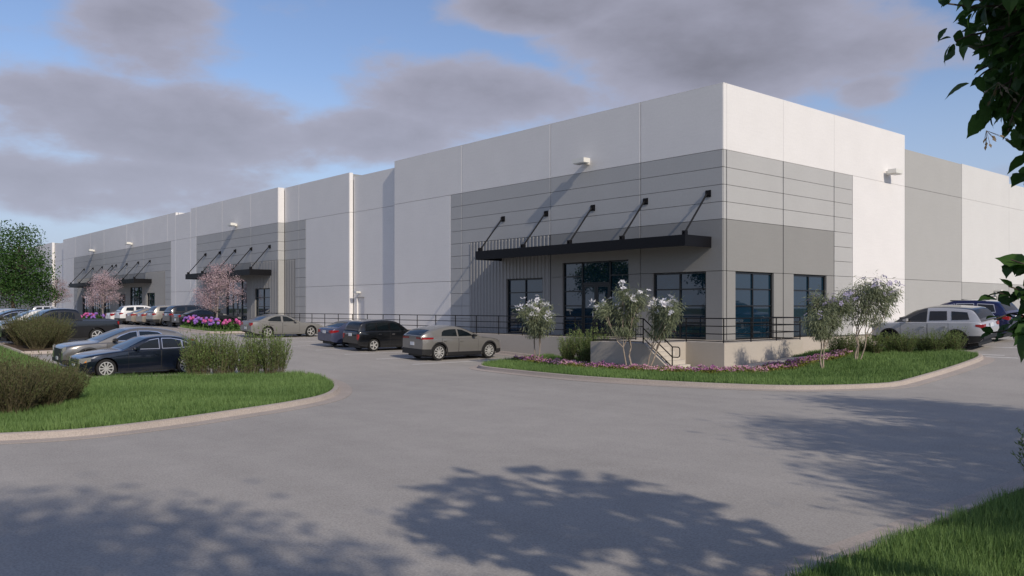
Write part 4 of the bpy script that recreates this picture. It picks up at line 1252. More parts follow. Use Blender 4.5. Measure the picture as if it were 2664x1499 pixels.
PICKUP = sc_spec(SEDAN, L=5.8, W=2.02, H=1.90, wb=3.70, fo=.95, R=.40, drop=.04, tumble=.2, curve=.1, chrome=False, ef=.16, er=.03, rr=.3,
                 top=[(0, .92), (.03, 1.06), (.15, 1.14), (.6, 1.19), (1.3, 1.235), (1.7, 1.25), (3.8, 1.27), (5.72, 1.27), (5.78, 1.25), (5.8, 1.1)],
                 low=[(0, .42), (.10, .34), (.5, .30), (5.2, .34), (5.75, .44), (5.8, .5)],
                 roof=[(1.42, 1.23), (1.8, 1.50), (2.15, 1.74), (2.45, 1.85), (2.9, 1.89), (3.4, 1.875), (3.68, 1.80), (3.82, 1.55), (3.9, 1.27)],
                 ws=(1.5, 2.15), rg=(3.73, 3.86), rgm=.2, doors=[(1.72, 2.75), (2.77, 3.62)],
                 win=[[(1.98, 1.31), (2.2, 1.52), (2.45, 1.68), (2.68, 1.725), (2.68, 1.31)], [(2.82, 1.31), (2.82, 1.73), (3.3, 1.72), (3.5, 1.62), (3.52, 1.33)]],
                 tail=(.98, 1.2, .10, .14), head=(.82, 1.02, .4, .3), grille=(.6, .95, .6), mirror=(1.95, 1.34), platez=.66)

NAVY = ('navy_black_paint', (0.006, 0.011, 0.024)); GREY = ('warm_grey_paint_car', (0.21, 0.20, 0.185), .3, .35)
GREY2 = ('taupe_grey_paint', (0.20, 0.19, 0.18), .55, .3); BLUE = ('slate_blue_paint', (0.055, 0.065, 0.125), .35, .4)
BLACK = ('black_car_paint', (0.006, 0.007, 0.009)); SILVER = ('white_silver_paint', (0.52, 0.52, 0.545), .2, .3)
WHITE = ('white_car_paint', (0.78, 0.77, 0.75), .0, .25); DARK = ('dark_grey_car_paint', (0.022, 0.022, 0.026), .4, .3)
TAN = ('champagne_paint', (0.30, 0.26, 0.215), .4, .35); BEIGE = ('beige_grey_paint', (0.33, 0.31, 0.28), .3, .35); DBLUE = ('deep_blue_paint', (0.010, 0.012, 0.07), .3, .25)

C0 = -10.80                                             # centre of the first stall


def stall(k): return C0 - PITCH * k


# row in front of the near entrance, noses to the walkway
GR = 'cars parked along the walkway'
make_car('parked_car', 'grey crossover with dark lower cladding parked nearest the concrete steps', sc_spec(CROSS, L=4.82, fo=.82), GREY, -11.18, -6.95, 90, spokes=(10, 'single'), lower=.40, arch_trim=True, group=GR)
make_car('parked_car', 'black boxy retro wagon with silver wheels beside the grey crossover', WAGON, BLACK, -17.3, -7.0, 90, spokes=(5, 'single'), group=GR)
make_car('parked_car', 'slate blue sedan with red tail lights half hidden behind the black wagon', COMPACT, BLUE, -20.4, -6.85, 90, spokes=(5, 'double'), group=GR)
make_car('parked_car', 'grey muscle sedan standing alone beside the pink flowering island', MUSCLE, ('satin_grey_paint', (0.20, 0.195, 0.185), .15, .45, .5), -29.75, -7.2, 90, spokes=(5, 'double'), group=GR)
# row facing the camera side, noses to the left lawn
GR = 'cars parked along the left lawn'
make_car('parked_car', 'glossy navy black sedan with pale spoked wheels behind the clipped hedge', CTS, NAVY, stall(0) - .1, -21.85, -90, spokes=(10, 'single'), group=GR)
make_car('parked_car', 'warm grey crossover parked just behind the navy black sedan', sc_spec(CROSS, chrome=True), GREY2, stall(1) - .1, -21.65, -90, spokes=(10, 'single'), lower=.36, arch_trim=True, group=GR)
tr, Pf, hwf = make_car('pickup_truck', 'black crew cab pickup truck behind the tall dry shrubs', PICKUP, BLACK, stall(6), -20.75, -90, spokes=(6, 'single'), cat='pickup truck', group=GR)
MB().box(Pf(5.7, 0, 0)[0], Pf(3.98, 0, 0)[0], -.80, .80, 1.268, 1.276).build('bed_cover', M['trim'], tr)
make_car('parked_car', 'white sport utility vehicle parked beyond the black pickup truck', SUV, WHITE, stall(7) - .1, -21.3, -90, group=GR)
make_car('parked_car', 'dark grey crossover at the far end of the left row, under the big tree', sc_spec(CROSS, chrome=True), DARK, stall(8) - .4, -21.9, -90, group=GR)
make_car('parked_car', 'pale silver compact sedan glimpsed under the big green tree', COMPACT, SILVER, stall(10), -21.4, -90, group=GR)
# far row in front of the distant entrances
GR = 'cars parked before the far entrance'
make_car('parked_car', 'low black coupe parked left of the pink flowering island', COUPE, BLACK, -42.75, -7.3, 90, rim='dark', group=GR)
make_car('parked_car', 'dark grey sport utility vehicle with bronze spoked wheels beside the black coupe', sc_spec(SUV, H=1.68), DARK, -45.8, -7.1, 90, spokes=(5, 'double'), calip=True, group=GR)
make_car('parked_car', 'beige grey sport utility vehicle behind the dark grey one', SUV, BEIGE, -48.9, -7.4, 90, lower=.42, group=GR)
make_car('parked_car', 'champagne sedan between the beige vehicle and the other champagne sedan', COMPACT, TAN, -52.0, -7.3, 90, group=GR)
make_car('parked_car', 'champagne sedan next to the white sport utility vehicle', COMPACT, TAN, -55.05, -7.25, 90, group=GR)
make_car('parked_car', 'white sport utility vehicle with dark windows in the far row', SUV, WHITE, -58.1, -7.3, 90, lower=.42, group=GR)
make_car('parked_car', 'white sedan at the left end of the far row, by pink flowers', SEDAN, WHITE, -61.2, -7.1, 90, group=GR)
make_car('parked_car', 'silver sport utility vehicle far away near the leftmost entrance canopy', SUV, SILVER, -95.6, -7.0, 90, group=GR)
# right side
GR = 'cars parked on the right side'
tr, Pf, hwf = make_car('parked_car', 'pearl white sport utility vehicle with red brake calipers behind the right hedge', sc_spec(SUV, H=1.7), SILVER, 6.3, 7.05, 180, rim='dark', lower=.44, arch_trim=True, calip=True, roofcol=('graphite_roof', (0.055, 0.052, 0.048), .3, .3), scale=1.06, group=GR)
tr2, Pf, hwf = make_car('parked_car', 'deep blue sport utility vehicle with a chrome window line behind the pearl white one', sc_spec(SUV, chrome=True), DBLUE, 6.2, 10.1, 180, spokes=(5, 'double'), group=GR, scale=1.07)
for sg in (-.6, .6):
    MB().tube((.1, sg, 1.725), (-1.35, sg, 1.70), .022).build('roof_rail', M['trim'], tr2, smooth=True)

# ------------------------------------------------------------------ vegetation


def rdir(n):
    v = rng.normal(size=(n, 3)); return v / np.linalg.norm(v, axis=1, keepdims=True)


def leafquads(c, ln, wd, d=None, up=0.35):
    """one diamond-shaped leaf per centre; d = direction of the leaf"""
    n = len(c)
    if d is None:
        d = rdir(n); d[:, 2] -= up * rng.random(n); d /= np.linalg.norm(d, axis=1, keepdims=True)
    s = np.cross(d, rdir(n)); s /= np.linalg.norm(s, axis=1, keepdims=True) + 1e-9
    l = np.broadcast_to(np.asarray(ln, float), (n,))[:, None]; w = np.broadcast_to(np.asarray(wd, float), (n,))[:, None]
    k = np.cross(s, d) * l * .12
    V = np.stack([c, c + d * l * .45 + s * w * .5 + k, c + d * l, c + d * l * .45 - s * w * .5 + k], 1).reshape(-1, 3)
    return V, np.arange(4 * n).reshape(-1, 4)


def limb(mb, p, q, r0, r1, wig=.06, n=4, seg=6):
    p = Vector(p); q = Vector(q); L_ = (q - p).length; prev = p; pts = [p]
    for i in range(1, n + 1):
        t = i / n; c = p.lerp(q, t)
        if i < n: c += Vector((random.gauss(0, wig), random.gauss(0, wig), random.gauss(0, wig * .5))) * L_ * .5
        ra = r0 + (r1 - r0) * (i - 1) / n; rb = r0 + (r1 - r0) * t
        mb.tube(prev, c, ra, rb, n=seg, caps=False); prev = c; pts.append(c)
    return pts


def sample_lobes(lobes, n, shell=.55):
    w = np.array([l[3] * l[4] * l[5] for l in lobes], float); w /= w.sum()
    k = rng.choice(len(lobes), n, p=w); L_ = np.array(lobes)[k]
    r_ = shell + (1 - shell) * rng.random(n) ** .7
    return L_[:, :3] + rdir(n) * L_[:, 3:6] * r_[:, None]


def tree(name, label, x, y, lobes, nclump, perclump, rc, ln, wd, bark, leafm, r0=.16, forks=None, group=None, rotz=0, z=None, nlimb=26, shell=.55, leafname='crown', th=None):
    t = thing(name, label, 'tree', (x, y, (gz(x, y) + .10) if z is None else z), rotz, group)
    mb = MB(); zc = min(l[2] - l[5] * .5 for l in lobes)
    base = Vector((0, 0, -.15)); fork = Vector((random.gauss(0, .08), random.gauss(0, .08), th if th else max(zc * .75, .5)))
    limb(mb, base, fork, r0 * 1.25, r0 * .8, .04, 3, 9)
    cl = sample_lobes(lobes, nclump, shell)
    ends = cl[rng.choice(len(cl), nlimb, replace=False)] if nclump >= nlimb else cl
    ends = ends[np.argsort(ends[:, 2])]
    spine = [fork]
    topc = Vector(np.mean(np.array(lobes)[:, :3], axis=0)) + Vector((0, 0, max(l[5] for l in lobes) * .6))
    sp = limb(mb, fork, topc, r0 * .8, r0 * .15, .05, 5, 8)
    for e in ends:
        e = Vector(e); fr = min(sp, key=lambda q: (q - e).length + (2 if q.z > e.z - .2 else 0))
        rr_ = r0 * (.42 if (e - fr).length > 1.5 else .28)
        pts = limb(mb, fr, e, rr_, r0 * .06, .10, 4, 5)
        for q in pts[2:]:
            for _ in range(2):
                limb(mb, q, q + Vector((random.gauss(0, .5), random.gauss(0, .5), random.gauss(.2, .4))) * rc, r0 * .08, r0 * .03, .1, 2, 4)
    mb.build('trunk', M[bark], t, smooth=True)
    c = np.repeat(cl, perclump, 0) + rng.normal(size=(nclump * perclump, 3)) * rc * np.array([1, 1, .75]) * .55
    n = len(c)
    V, F = leafquads(c, ln * rng.uniform(.7, 1.25, n), wd * rng.uniform(.7, 1.25, n))
    tint = np.clip(np.repeat(rng.normal(.42, .2, nclump), perclump) + rng.normal(0, .16, n), 0, 1)
    place(leafname, npmesh(leafname, V, F, tint), M[leafm], t)
    return t


# planting island and big tree at the far left
if True:
    isl = [(x - 59.5, y) for x, y in ISL_C]
    kerb(isl); lawn('lawn', offset_poly(isl, .165), M['soil'])
tree('broadleaf_tree', 'tall dense green tree at the left edge beyond the parked cars', -101.5, -10.0,
     [(0, 0, 9.6, 3.2, 3.2, 2.9), (1.6, .8, 6.6, 3.4, 3.3, 2.6), (-2.2, -.6, 6.5, 3.2, 3.2, 2.8), (1.8, 1.6, 3.4, 3.0, 3.0, 2.0), (-1.5, -1, 3.2, 3.2, 3.0, 2.0), (2.6, 2.2, 4.6, 2.2, 2.2, 1.6)],
     330, 46, .95, .30, .17, 'bark', 'treeleaf', r0=.24, th=2.0)


def blossom(label, x, y, s=1.0, seed=0):
    return tree('blossom_tree', label, x, y,
                [(0, 0, 3.55 * s, 1.35 * s, 1.35 * s, 1.15 * s), (-.95 * s, -.3 * s, 2.6 * s, 1.15 * s, 1.1 * s, .95 * s), (.95 * s, .4 * s, 2.9 * s, 1.1 * s, 1.1 * s, 1.0 * s), (.1 * s, -.7 * s, 2.2 * s, 1.2 * s, 1.0 * s, .75 * s),
                 (1.35 * s, .6 * s, 2.3 * s, .75 * s, .7 * s, .5 * s), (-1.3 * s, -.5 * s, 1.9 * s, .8 * s, .7 * s, .5 * s), (.5 * s, .2 * s, 4.3 * s, .8 * s, .8 * s, .6 * s)],
                150, 46, .36 * s, .085, .055, 'greybark', 'blossom', r0=.10, th=.7, nlimb=42, shell=.35, group='pink blossom trees', leafname='blossom')


blossom('airy pink blossom tree on the kerbed island left of the grey muscle sedan', -38.4, -8.1)
blossom('airy pink blossom tree standing before the leftmost entrance canopies', -68.4, -8.1, 1.08)
blossom('pale pink blossom tree half hidden behind the tall dense green tree', -103.0, -4.7, 1.15)

# ---- flowering shrubs of the kerbed islands
hb = MB()
ico = bmesh.new(); bmesh.ops.create_icosphere(ico, subdivisions=2, radius=.105)
for v in ico.verts: v.co *= 1 + random.uniform(-.16, .16)
HEADM = {}
for nm in ('pink', 'purple'):
    m_ = bpy.data.meshes.new('flower_head'); ico.to_mesh(m_); m_.materials.append(M[nm])
    a_ = m_.attributes.new('tint', 'FLOAT', 'FACE'); a_.data.foreach_set('value', rng.random(len(m_.polygons)).astype(np.float32))
    HEADM[nm] = m_
ico.free()


def mop_shrub(label, x, y, cols, r=.62, h=.85, group='flowering shrubs on the islands'):
    t = thing('flowering_shrub', label, 'shrub', (x, y, gz(x, y) + .10), random.uniform(0, 6), group)
    n = 420
    d = rdir(n); d[:, 2] = np.abs(d[:, 2]); c = d * np.array([r, r, h * .86]) * rng.uniform(.55, 1, n)[:, None]
    V, F = leafquads(c, .17, .10); place('foliage', npmesh('foliage', V, F, np.clip(rng.normal(.5, .25, n), 0, 1)), M['treeleaf'], t)
    for k in range(15):
        a = random.uniform(0, 2 * math.pi); e = random.uniform(.25, 1.0)
        p = (math.cos(a) * r * math.sqrt(1 - e * e * .75), math.sin(a) * r * math.sqrt(1 - e * e * .75), h * (.35 + .65 * e))
        place('flower_head', HEADM[random.choice(cols)], None, t, loc=p, rot=(random.random() * 3, random.random() * 3, 0), scale=(random.uniform(.8, 1.15),) * 3)
    return t


for x_, y_, cl_, lb in ((-40.7, -9.2, ['purple'], 'small purple flowering shrub at the left tip of the kerbed island'),
                        (-39.6, -9.3, ['pink', 'pink', 'pink', 'purple'], 'mostly pink flowering shrub left of the blossom tree trunk'),
                        (-38.2, -9.35, ['purple'], 'purple flowering shrub right below the blossom tree trunk'),
                        (-36.9, -9.2, ['pink', 'purple'], 'mixed pink and purple flowering shrub right of the blossom tree'),
                        (-35.7, -9.2, ['purple', 'purple', 'pink'], 'mostly purple flowering shrub near the grey muscle sedan tail'),
                        (-34.8, -8.6, ['pink'], 'pink flowering shrub behind the grey muscle sedan tail')):
    mop_shrub(lb, x_, y_, cl_)
for x_, y_, cl_, lb in ((-70.0, -9.2, ['pink'], 'pink flowering shrub at the left of the far blossom tree'),
                        (-68.9, -9.3, ['pink'], 'pink flowering shrub at the foot of the far blossom tree'),
                        (-67.5, -9.2, ['purple', 'pink'], 'purple and pink flowering shrub right of the far blossom tree trunk'),
                        (-66.2, -9.1, ['purple'], 'purple flowering shrub nearest the white sedan of the far row')):
    mop_shrub(lb, x_, y_, cl_)


# ---- feathery shrubs: many thin upright stems with narrow leaves
def shrub_mesh(nst, r, h, leaves, ln, seed, spread=.55, base=.35):
    g = np.random.default_rng(seed)
    a = g.uniform(0, 2 * np.pi, nst); rb = r * base * np.sqrt(g.random(nst)); p0 = np.stack([np.cos(a) * rb, np.sin(a) * rb, np.full(nst, -.04)], 1)
    a2 = a + g.normal(0, .35, nst); rt = r * np.sqrt(g.random(nst)) * 1.0
    hh = h * g.uniform(.55, 1.15, nst) ** 1.0 * (1 - .06 * (rt / r) ** 2)
    hh = hh * np.where(g.random(nst) < .16, 1.22, 1.0)
    p2 = np.stack([np.cos(a2) * rt, np.sin(a2) * rt, hh], 1)
    p1 = p0 * .45 + p2 * .55; p1[:, :2] = p0[:, :2] + (p2[:, :2] - p0[:, :2]) * spread
    p1 += g.normal(0, .03, p1.shape)
    ts = np.linspace(0, 1, 5)
    C = [((1 - t) ** 2) * p0 + 2 * t * (1 - t) * p1 + t * t * p2 for t in ts]
    sw = np.stack([-np.sin(g.uniform(0, 6.28, nst)), np.cos(g.uniform(0, 6.28, nst)), np.zeros(nst)], 1)
    VS = []
    for i, c in enumerate(C):
        w = .0055 * (1.1 - .8 * ts[i]); VS += [c - sw * w, c + sw * w]
    VS = np.stack(VS, 1)                                 # nst, 10, 3
    fs = np.array([(2 * i, 2 * i + 1, 2 * i + 3, 2 * i + 2) for i in range(4)])
    FS = (np.arange(nst)[:, None, None] * 10 + fs[None]).reshape(-1, 4)
    # leaves
    t = g.uniform(.22, 1.0, (nst, leaves)); T = t[..., None]
    c = ((1 - T) ** 2) * p0[:, None] + 2 * T * (1 - T) * p1[:, None] + T * T * p2[:, None]
    tan = 2 * (1 - T) * (p1 - p0)[:, None] + 2 * T * (p2 - p1)[:, None]; tan /= np.linalg.norm(tan, axis=2, keepdims=True)
    d = tan * .95 + g.normal(0, .42, tan.shape); d /= np.linalg.norm(d, axis=2, keepdims=True)
    c = c.reshape(-1, 3); d = d.reshape(-1, 3); n = len(c)
    V, F = leafquads(c, ln * g.uniform(.6, 1.3, n), ln * .26, d)
    tint = np.clip(g.normal(.30, .18, n) + .45 * (t.reshape(-1) - .4), 0, 1)
    return npmesh('stems', VS.reshape(-1, 3), FS), npmesh('foliage', V, F, tint)


ORD = ['first', 'second', 'third', 'fourth', 'fifth', 'sixth', 'seventh', 'eighth', 'ninth']
SH = [shrub_mesh(165, .58, 1.25, 15, .085, 11, .45), shrub_mesh(150, .56, 1.18, 15, .085, 12, .45), shrub_mesh(175, .60, 1.32, 14, .09, 13, .45)]
DR = [shrub_mesh(520, .95, 1.2, 13, .075, 21), shrub_mesh(480, .9, 1.1, 13, .075, 22)]


def shrub(label, x, y, k, s=1.0, dry=False, group=None, sz=None, dz=.10):
    st, fo_ = (DR if dry else SH)[k % (2 if dry else 3)]
    t = thing('dry_shrub' if dry else 'feathery_shrub', label, 'shrub', (x, y, gz(x, y) + dz), random.uniform(0, 6.28), group)
    t.scale = (s, s, sz or s)
    for m_, mm, nm in ((st, 'stem', 'stems'), (fo_, 'shrubd' if dry else 'shrub', 'foliage')): place(nm, m_, M[mm], t)
    return t


for k in range(8):
    f = k / 7
    shrub('feathery green shrub, %s from the left in the loose hedge beside the navy black sedan' % ORD[k], -8.5 + 1.05 * f + .12 * (-1) ** k, -20.9 + 3.0 * f, k, 1.0 + .1 * math.sin(k * 2.3), sz=1.1 + .1 * math.sin(k * 1.3), group='hedge beside the navy black sedan')
for k in range(9):
    f = k / 8
    shrub('feathery green shrub, %s from the left in the hedge before the pearl white vehicle' % ORD[k], 4.1 + 4.0 * f, 2.3 + 2.3 * f + .15 * (-1) ** k, k + 1, .92 + .08 * math.sin(k * 1.9), group='hedge on the right island', sz=.66 + .07 * math.sin(k * 2.7))
for lb, x_, y_, s_ in (('leftmost feathery shrub against the walkway, left of the landing', -5.75, -4.2, 1.0), ('middle back feathery shrub against the walkway, left of the landing', -4.9, -4.0, 1.1),
                       ('tallest feathery shrub tucked between walkway and landing wall', -4.15, -3.9, 1.2), ('low front feathery shrub left of the landing, by the flower bed', -5.2, -4.7, .85),
                       ('front feathery shrub touching the left side of the landing', -4.0, -4.7, 1.0)):
    shrub(lb, x_, y_, int(s_ * 10), s_, group='shrubs left of the landing')
for q_, (x_, y_, s_) in enumerate(((-.5, -28.1, 1.0), (-1.4, -27.2, .9), (-1.5, -28.7, 1.05), (-2.6, -27.7, 1.0), (-.7, -29.5, 1.0), (-2.5, -26.5, .8))):
    shrub('dense brownish dry shrub on the left lawn, ' + ('at the middle of the clump front', 'second from the right of the clump', 'behind the clump middle', 'at the back left of the clump', 'nearest the kerb at the picture edge', 'smallest, at the right end of the clump')[q_], x_, y_, int(abs(x_) * 3), s_, True, 'dry shrubs on the left lawn')
for q_, (x_, y_, s_) in enumerate(((-23.7, -22.9, 1.08), (-25.1, -22.6, 1.17), (-26.5, -22.9, 1.22), (-24.5, -22.0, 1.13), (-25.9, -21.9, 1.17), (-27.6, -22.3, 1.22))):
    shrub('tall reddish green shrub before the black pickup truck, ' + ('front right of the bed', 'second from the right at the front', 'front left of the bed', 'back right of the bed', 'back middle of the bed', 'leftmost of the bed')[q_], x_, y_, int(abs(x_)), s_, True, 'tall shrubs before the pickup', sz=.98 * s_)
shrub('small feathery shrub at the right picture edge on the near lawn', 19.15, -20.0, 0, .82)
shrub('low feathery shrub at the lower right, further along the near lawn edge', 19.55, -18.7, 1, .85)


# ---- slender white-flowered trees
def petals(n, r, droop):
    mb = MB()
    for k in range(n):
        a = 2 * math.pi * k / n; u = Vector((math.cos(a), math.sin(a), 0)); v = Vector((-math.sin(a), math.cos(a), 0))
        mb.add([u * r * .12, u * r * .6 + v * r * .34 + Vector((0, 0, r * .12)), u * r + Vector((0, 0, -droop * r)), u * r * .6 - v * r * .34 + Vector((0, 0, r * .12))], [(0, 1, 2, 3)])
    return mb.mesh('flower')


FLW = [petals(6, .165, -.3), petals(6, .15, .1), petals(5, .17, -.55)]
FLL = [petals(5, .13, -.2), petals(5, .12, .2)]
for m_ in FLW: m_.materials.append(M['white'])
for m_ in FLL: m_.materials.append(M['lilac'])


def slender(label, x, y, h, w, lean, nfl, fl, seed, stems=2, dense=1.0):
    random.seed(seed); g = np.random.default_rng(seed)
    t = thing('flowering_tree', label, 'tree', (x, y, gz(x, y) + .10), 0, 'slender flowering trees by the steps')
    mb = MB(); tips = []
    zb = h * .40

    def grow(p, d, r, lvl, L_):
        q = p + d * L_; pts = limb(mb, p, q, r, r * .62, .07, 3, 6)
        if lvl == 0 or q.z > h * .86: tips.append((q, d)); return
        for _ in range(random.choice((2, 3)) if lvl > 1 else 2):
            nd = (d + Vector((random.gauss(0, .34 * w), random.gauss(0, .34 * w), random.uniform(.1, .4)))).normalized()
            grow(q, nd, r * .6, lvl - 1, L_ * random.uniform(.62, .85))
        if random.random() < .6: tips.append((pts[2], d))

    for s in range(stems):
        a = s * 2 * math.pi / stems + seed; o = Vector((math.cos(a) * .06, math.sin(a) * .06, -.1))
        d = Vector((lean[0] + math.cos(a) * .17 * w, lean[1] + math.sin(a) * .17 * w, 1)).normalized()
        grow(o, d, .045 if s == 0 else .036, 3, h * .30)
    mb.build('trunk', M['palebark'], t, smooth=True)
    # drooping narrow leaves along whips that arch out from the twig tips
    P = np.array([list(p) for p, d in tips]); nt = len(P)
    nl = int(4600 * dense); k = g.integers(0, nt, nl)
    c = P[k] + g.normal(0, 1, (nl, 3)) * np.array([.17 * w, .17 * w, .17]); c[:, 2] = np.maximum(c[:, 2], zb * (1 + g.random(nl) * .25))
    d = c - np.array([lean[0] * h * .6, lean[1] * h * .6, h * .62]); d /= np.linalg.norm(d, axis=1, keepdims=True) + 1e-6
    d = d * .5 + g.normal(0, .35, d.shape); d[:, 2] -= .75; d /= np.linalg.norm(d, axis=1, keepdims=True)
    V, F = leafquads(c, .20 * g.uniform(.6, 1.3, nl), .026, d)
    place('foliage', npmesh('foliage', V, F, np.clip(g.normal(.45, .25, nl), 0, 1)), M['willow'], t)
    # flowers on the outside, mostly near the top
    order = np.argsort(-(P[:, 2] + .35 * np.linalg.norm(P[:, :2] - np.array(lean) * h * .6, axis=1)) + g.normal(0, .18, nt))
    for i in range(nfl):
        q = P[order[i % max(1, int(nt * .75))]] + g.normal(0, .10, 3) * w + np.array([0, 0, g.uniform(.10, .34)]); q[:2] += (q[:2] - np.array(lean) * q[2]) * .30
        place('flower', fl[i % len(fl)], None, t, loc=q, rot=(g.normal(0, .6), g.normal(0, .6), g.uniform(0, 6)), scale=(g.uniform(.7, 1.15),) * 3)
    return t


slender('slender white flowered tree on the left end of the flower bed', -5.55, -6.45, 3.2, 1.0, (.05, .05), 42, FLW, 3)
slender('slender white flowered tree in front of the entrance, left of the steps', .05, -6.5, 3.7, .8, (-.04, -.02), 34, FLW, 14)
slender('leaning white flowered tree in front of the concrete steps', .55, -6.1, 3.5, .95, (.30, .26), 52, FLW, 8)
slender('short lilac white flowered tree at the corner lawn, nearest the kerb', 5.9, -1.84, 3.2, .95, (-.03, 0), 40, FLL, 5, dense=1.3)
slender('tall lilac flowered tree with forked trunk behind the short one', 5.98, .65, 3.85, .95, (.06, .09), 34, FLL, 9, stems=3, dense=1.3)

# ---- flower bed: far too many small plants to count
n = 15000; X = np.empty(0); Y = np.empty(0)
while len(X) < n:
    a = rng.uniform(-8, 5.2, 60000); b = rng.uniform(-7.4, 2.4, 60000); ok = inside(BED, a, b); X = np.concatenate([X, a[ok]]); Y = np.concatenate([Y, b[ok]])
X = X[:n]; Y = Y[:n]; Z = np.array([gz(a, b) for a, b in zip(X, Y)]) + .12
hh = .20 + .07 * np.sin(X * 3.1) * np.sin(Y * 3.7) + .03 * np.sin(X * 11 + Y * 9)
c = np.stack([X, Y, Z + hh * rng.uniform(.25, .9, n)], 1)
V, F = leafquads(c, .09, .055); o_ = place('bed_foliage', npmesh('bed_foliage', V, F, np.clip(rng.normal(.45, .25, n), 0, 1)), M['bedleaf']); o_['kind'] = 'stuff'
nf = 3600
c = np.stack([X[:nf], Y[:nf], Z[:nf] + hh[:nf] * rng.uniform(.85, 1.15, nf)], 1)
d = rdir(nf); d[:, 2] *= .35; d /= np.linalg.norm(d, axis=1, keepdims=True)
V, F = leafquads(c, .08, .06, d)
tn = np.clip(.45 + .35 * np.sin(X[:nf] * 1.3 + Y[:nf]) + rng.normal(0, .25, nf), 0, 1)
o_ = place('bed_flowers', npmesh('bed_flowers', V, F, tn), M['bedflower']); o_['kind'] = 'stuff'

# ---- the near tree whose branches hang in at the right, its big leaves one by one
random.seed(4); rng = np.random.default_rng(19)


def cs(lat, dep, z): return CAM + RT * lat + FW * dep + Vector((0, 0, z - CAM.z))


def leafmesh(L_, w, fold, bend):
    prof = [(0, .02), (.12, .46), (.30, .92), (.42, 1.0), (.55, .90), (.66, .78), (.78, .50), (.90, .18), (1.0, 0)]
    mb = MB()
    for sg in (1, -1):
        rows = []
        for i, (t, k) in enumerate(prof):
            z = -bend * L_ * t * t; tooth = 1 + (.07 if i % 2 else -.04)
            rows.append([(t * L_, 0, z), (t * L_ - .02 * L_ * (i % 2), sg * w * k * tooth, z + fold * w * k)])
        mb.grid(rows)
    return mb.mesh('leaf')


LV = [leafmesh(.105, .031, .35, .18), leafmesh(.115, .036, .2, .35), leafmesh(.09, .028, .5, .05), leafmesh(.12, .038, .25, .28)]
for m_ in LV: m_.materials.append(M['leaf'])
TB = Vector((24.6, -24.9, gz(24.6, -24.9) + .1))
nt_ = thing('broadleaf_tree', 'dark leafy tree hanging into the right picture edge close by', 'tree', TB)
crown = [(cs(2.78, 4.3, 3.0), (.54, .6, .74)), (cs(5.2, 4.0, 4.2), (2.3, 2.2, 1.6)), (cs(5.2, 3.8, 3.2), (1.7, 1.5, 1.1)), (cs(2.95, 4.3, 2.25), (.34, .5, .28))]
mb = MB(); fork = cs(6.3, 4.0, 1.9) - TB
limb(mb, (0, 0, -.2), fork, .17, .12, .03, 3, 9)
sp = limb(mb, fork, cs(5.2, 4.2, 5.6) - TB, .12, .03, .06, 5, 7)
leaves = []


def twig(p, q, r, nleaf, out=.10):
    pts = limb(mb, p, q, r, .004, .10, 5, 5)
    for i in range(nleaf):
        t = random.uniform(.25, 1.02); k = min(int(t * 5), 4); c = pts[k].lerp(pts[k + 1], min(1, t * 5 - k))
        side = (pts[k + 1] - pts[k]).normalized()
        d = (side * random.uniform(.1, .9) + Vector(rdir(1)[0]) * .8 + Vector((0, 0, -.35))).normalized()
        s_ = c + Vector(rdir(1)[0]) * out * random.random(); leaves.append((s_, d))


for (c, rr_), nb, nl, mf in ((crown[0], 100, 14, .84), (crown[1], 190, 36, .6), (crown[2], 70, 26, .6), (crown[3], 16, 13, .84)):
    for _ in range(nb):
        u = Vector(rdir(1)[0]) * (random.random() ** .35)
        e = c + RT * u.x * rr_[0] + FW * u.y * rr_[1] + Vector((0, 0, u.z * rr_[2])) - TB
        fr = min(sp + [fork], key=lambda q_: (q_ - e).length); mid = fr.lerp(e, mf)
        if mf > .8: mid = c - TB + (e - c + TB) * .25; limb(mb, fr, mid, .008, .004, .08, 4, 4) if _ % 9 == 0 else None
        twig(mid if random.random() < .8 or mf > .8 else fr, e, .008, nl)
# the low spray beside the parked cars
sc0 = cs(2.85, 4.2, 1.52) - TB
for _ in range(34):
    d_ = Vector(rdir(1)[0]) * (random.random() ** .4); e = sc0 + RT * d_.x * .50 + FW * d_.y * .4 + Vector((0, 0, d_.z * .36))
    twig(sc0 + (e - sc0) * .3 + RT * .08, e, .006, 12, .05)
limb(mb, cs(3.7, 4.2, 1.95) - TB, sc0, .014, .006, .05, 4, 6)
limb(mb, fork, cs(3.7, 4.2, 1.95) - TB, .06, .012, .06, 4, 6)
mb.build('trunk', M['bark'], nt_, smooth=True)


def onscreen(p):
    d = p - CAM; dep = d.dot(FW); lat = d.dot(RT)
    if dep < .3: return -1
    u = lat / dep * 2196; v = (CAM.z - p.z) / dep * 2196 + 800
    return 1 / dep if (-1400 < u < 1345 and -30 < v < 1530) else -1


M['seed'] = mat_plain('dry_seed_wings', (0.20, 0.15, 0.10), 0.8)
for (la, dp, zz) in ((2.36, 4.2, 2.38), (2.5, 4.25, 3.05), (2.42, 4.2, 2.62), (2.75, 4.2, 2.42), (2.62, 4.3, 2.75)):
    sm = MB(); o_ = cs(la, dp, zz) - TB
    for k in range(9):
        d_ = Vector((random.gauss(0, 1), random.gauss(0, 1), -1.1)).normalized(); q_ = o_ + d_ * random.uniform(.03, .11)
        sm.tube(o_, q_, .0012, n=3); w_ = d_.orthogonal().normalized() * .008
        sm.add([q_, q_ + d_ * .012 + w_, q_ + d_ * .032, q_ + d_ * .012 - w_], [(0, 1, 2, 3)])
    sm.build('seed_cluster', M['seed'], nt_)
sc_ = sorted(range(len(leaves)), key=lambda i: -onscreen(leaves[i][0] + TB))
big = [i for i in sc_[:300] if onscreen(leaves[i][0] + TB) > 0]
rest = [i for i in range(len(leaves)) if i not in set(big)]
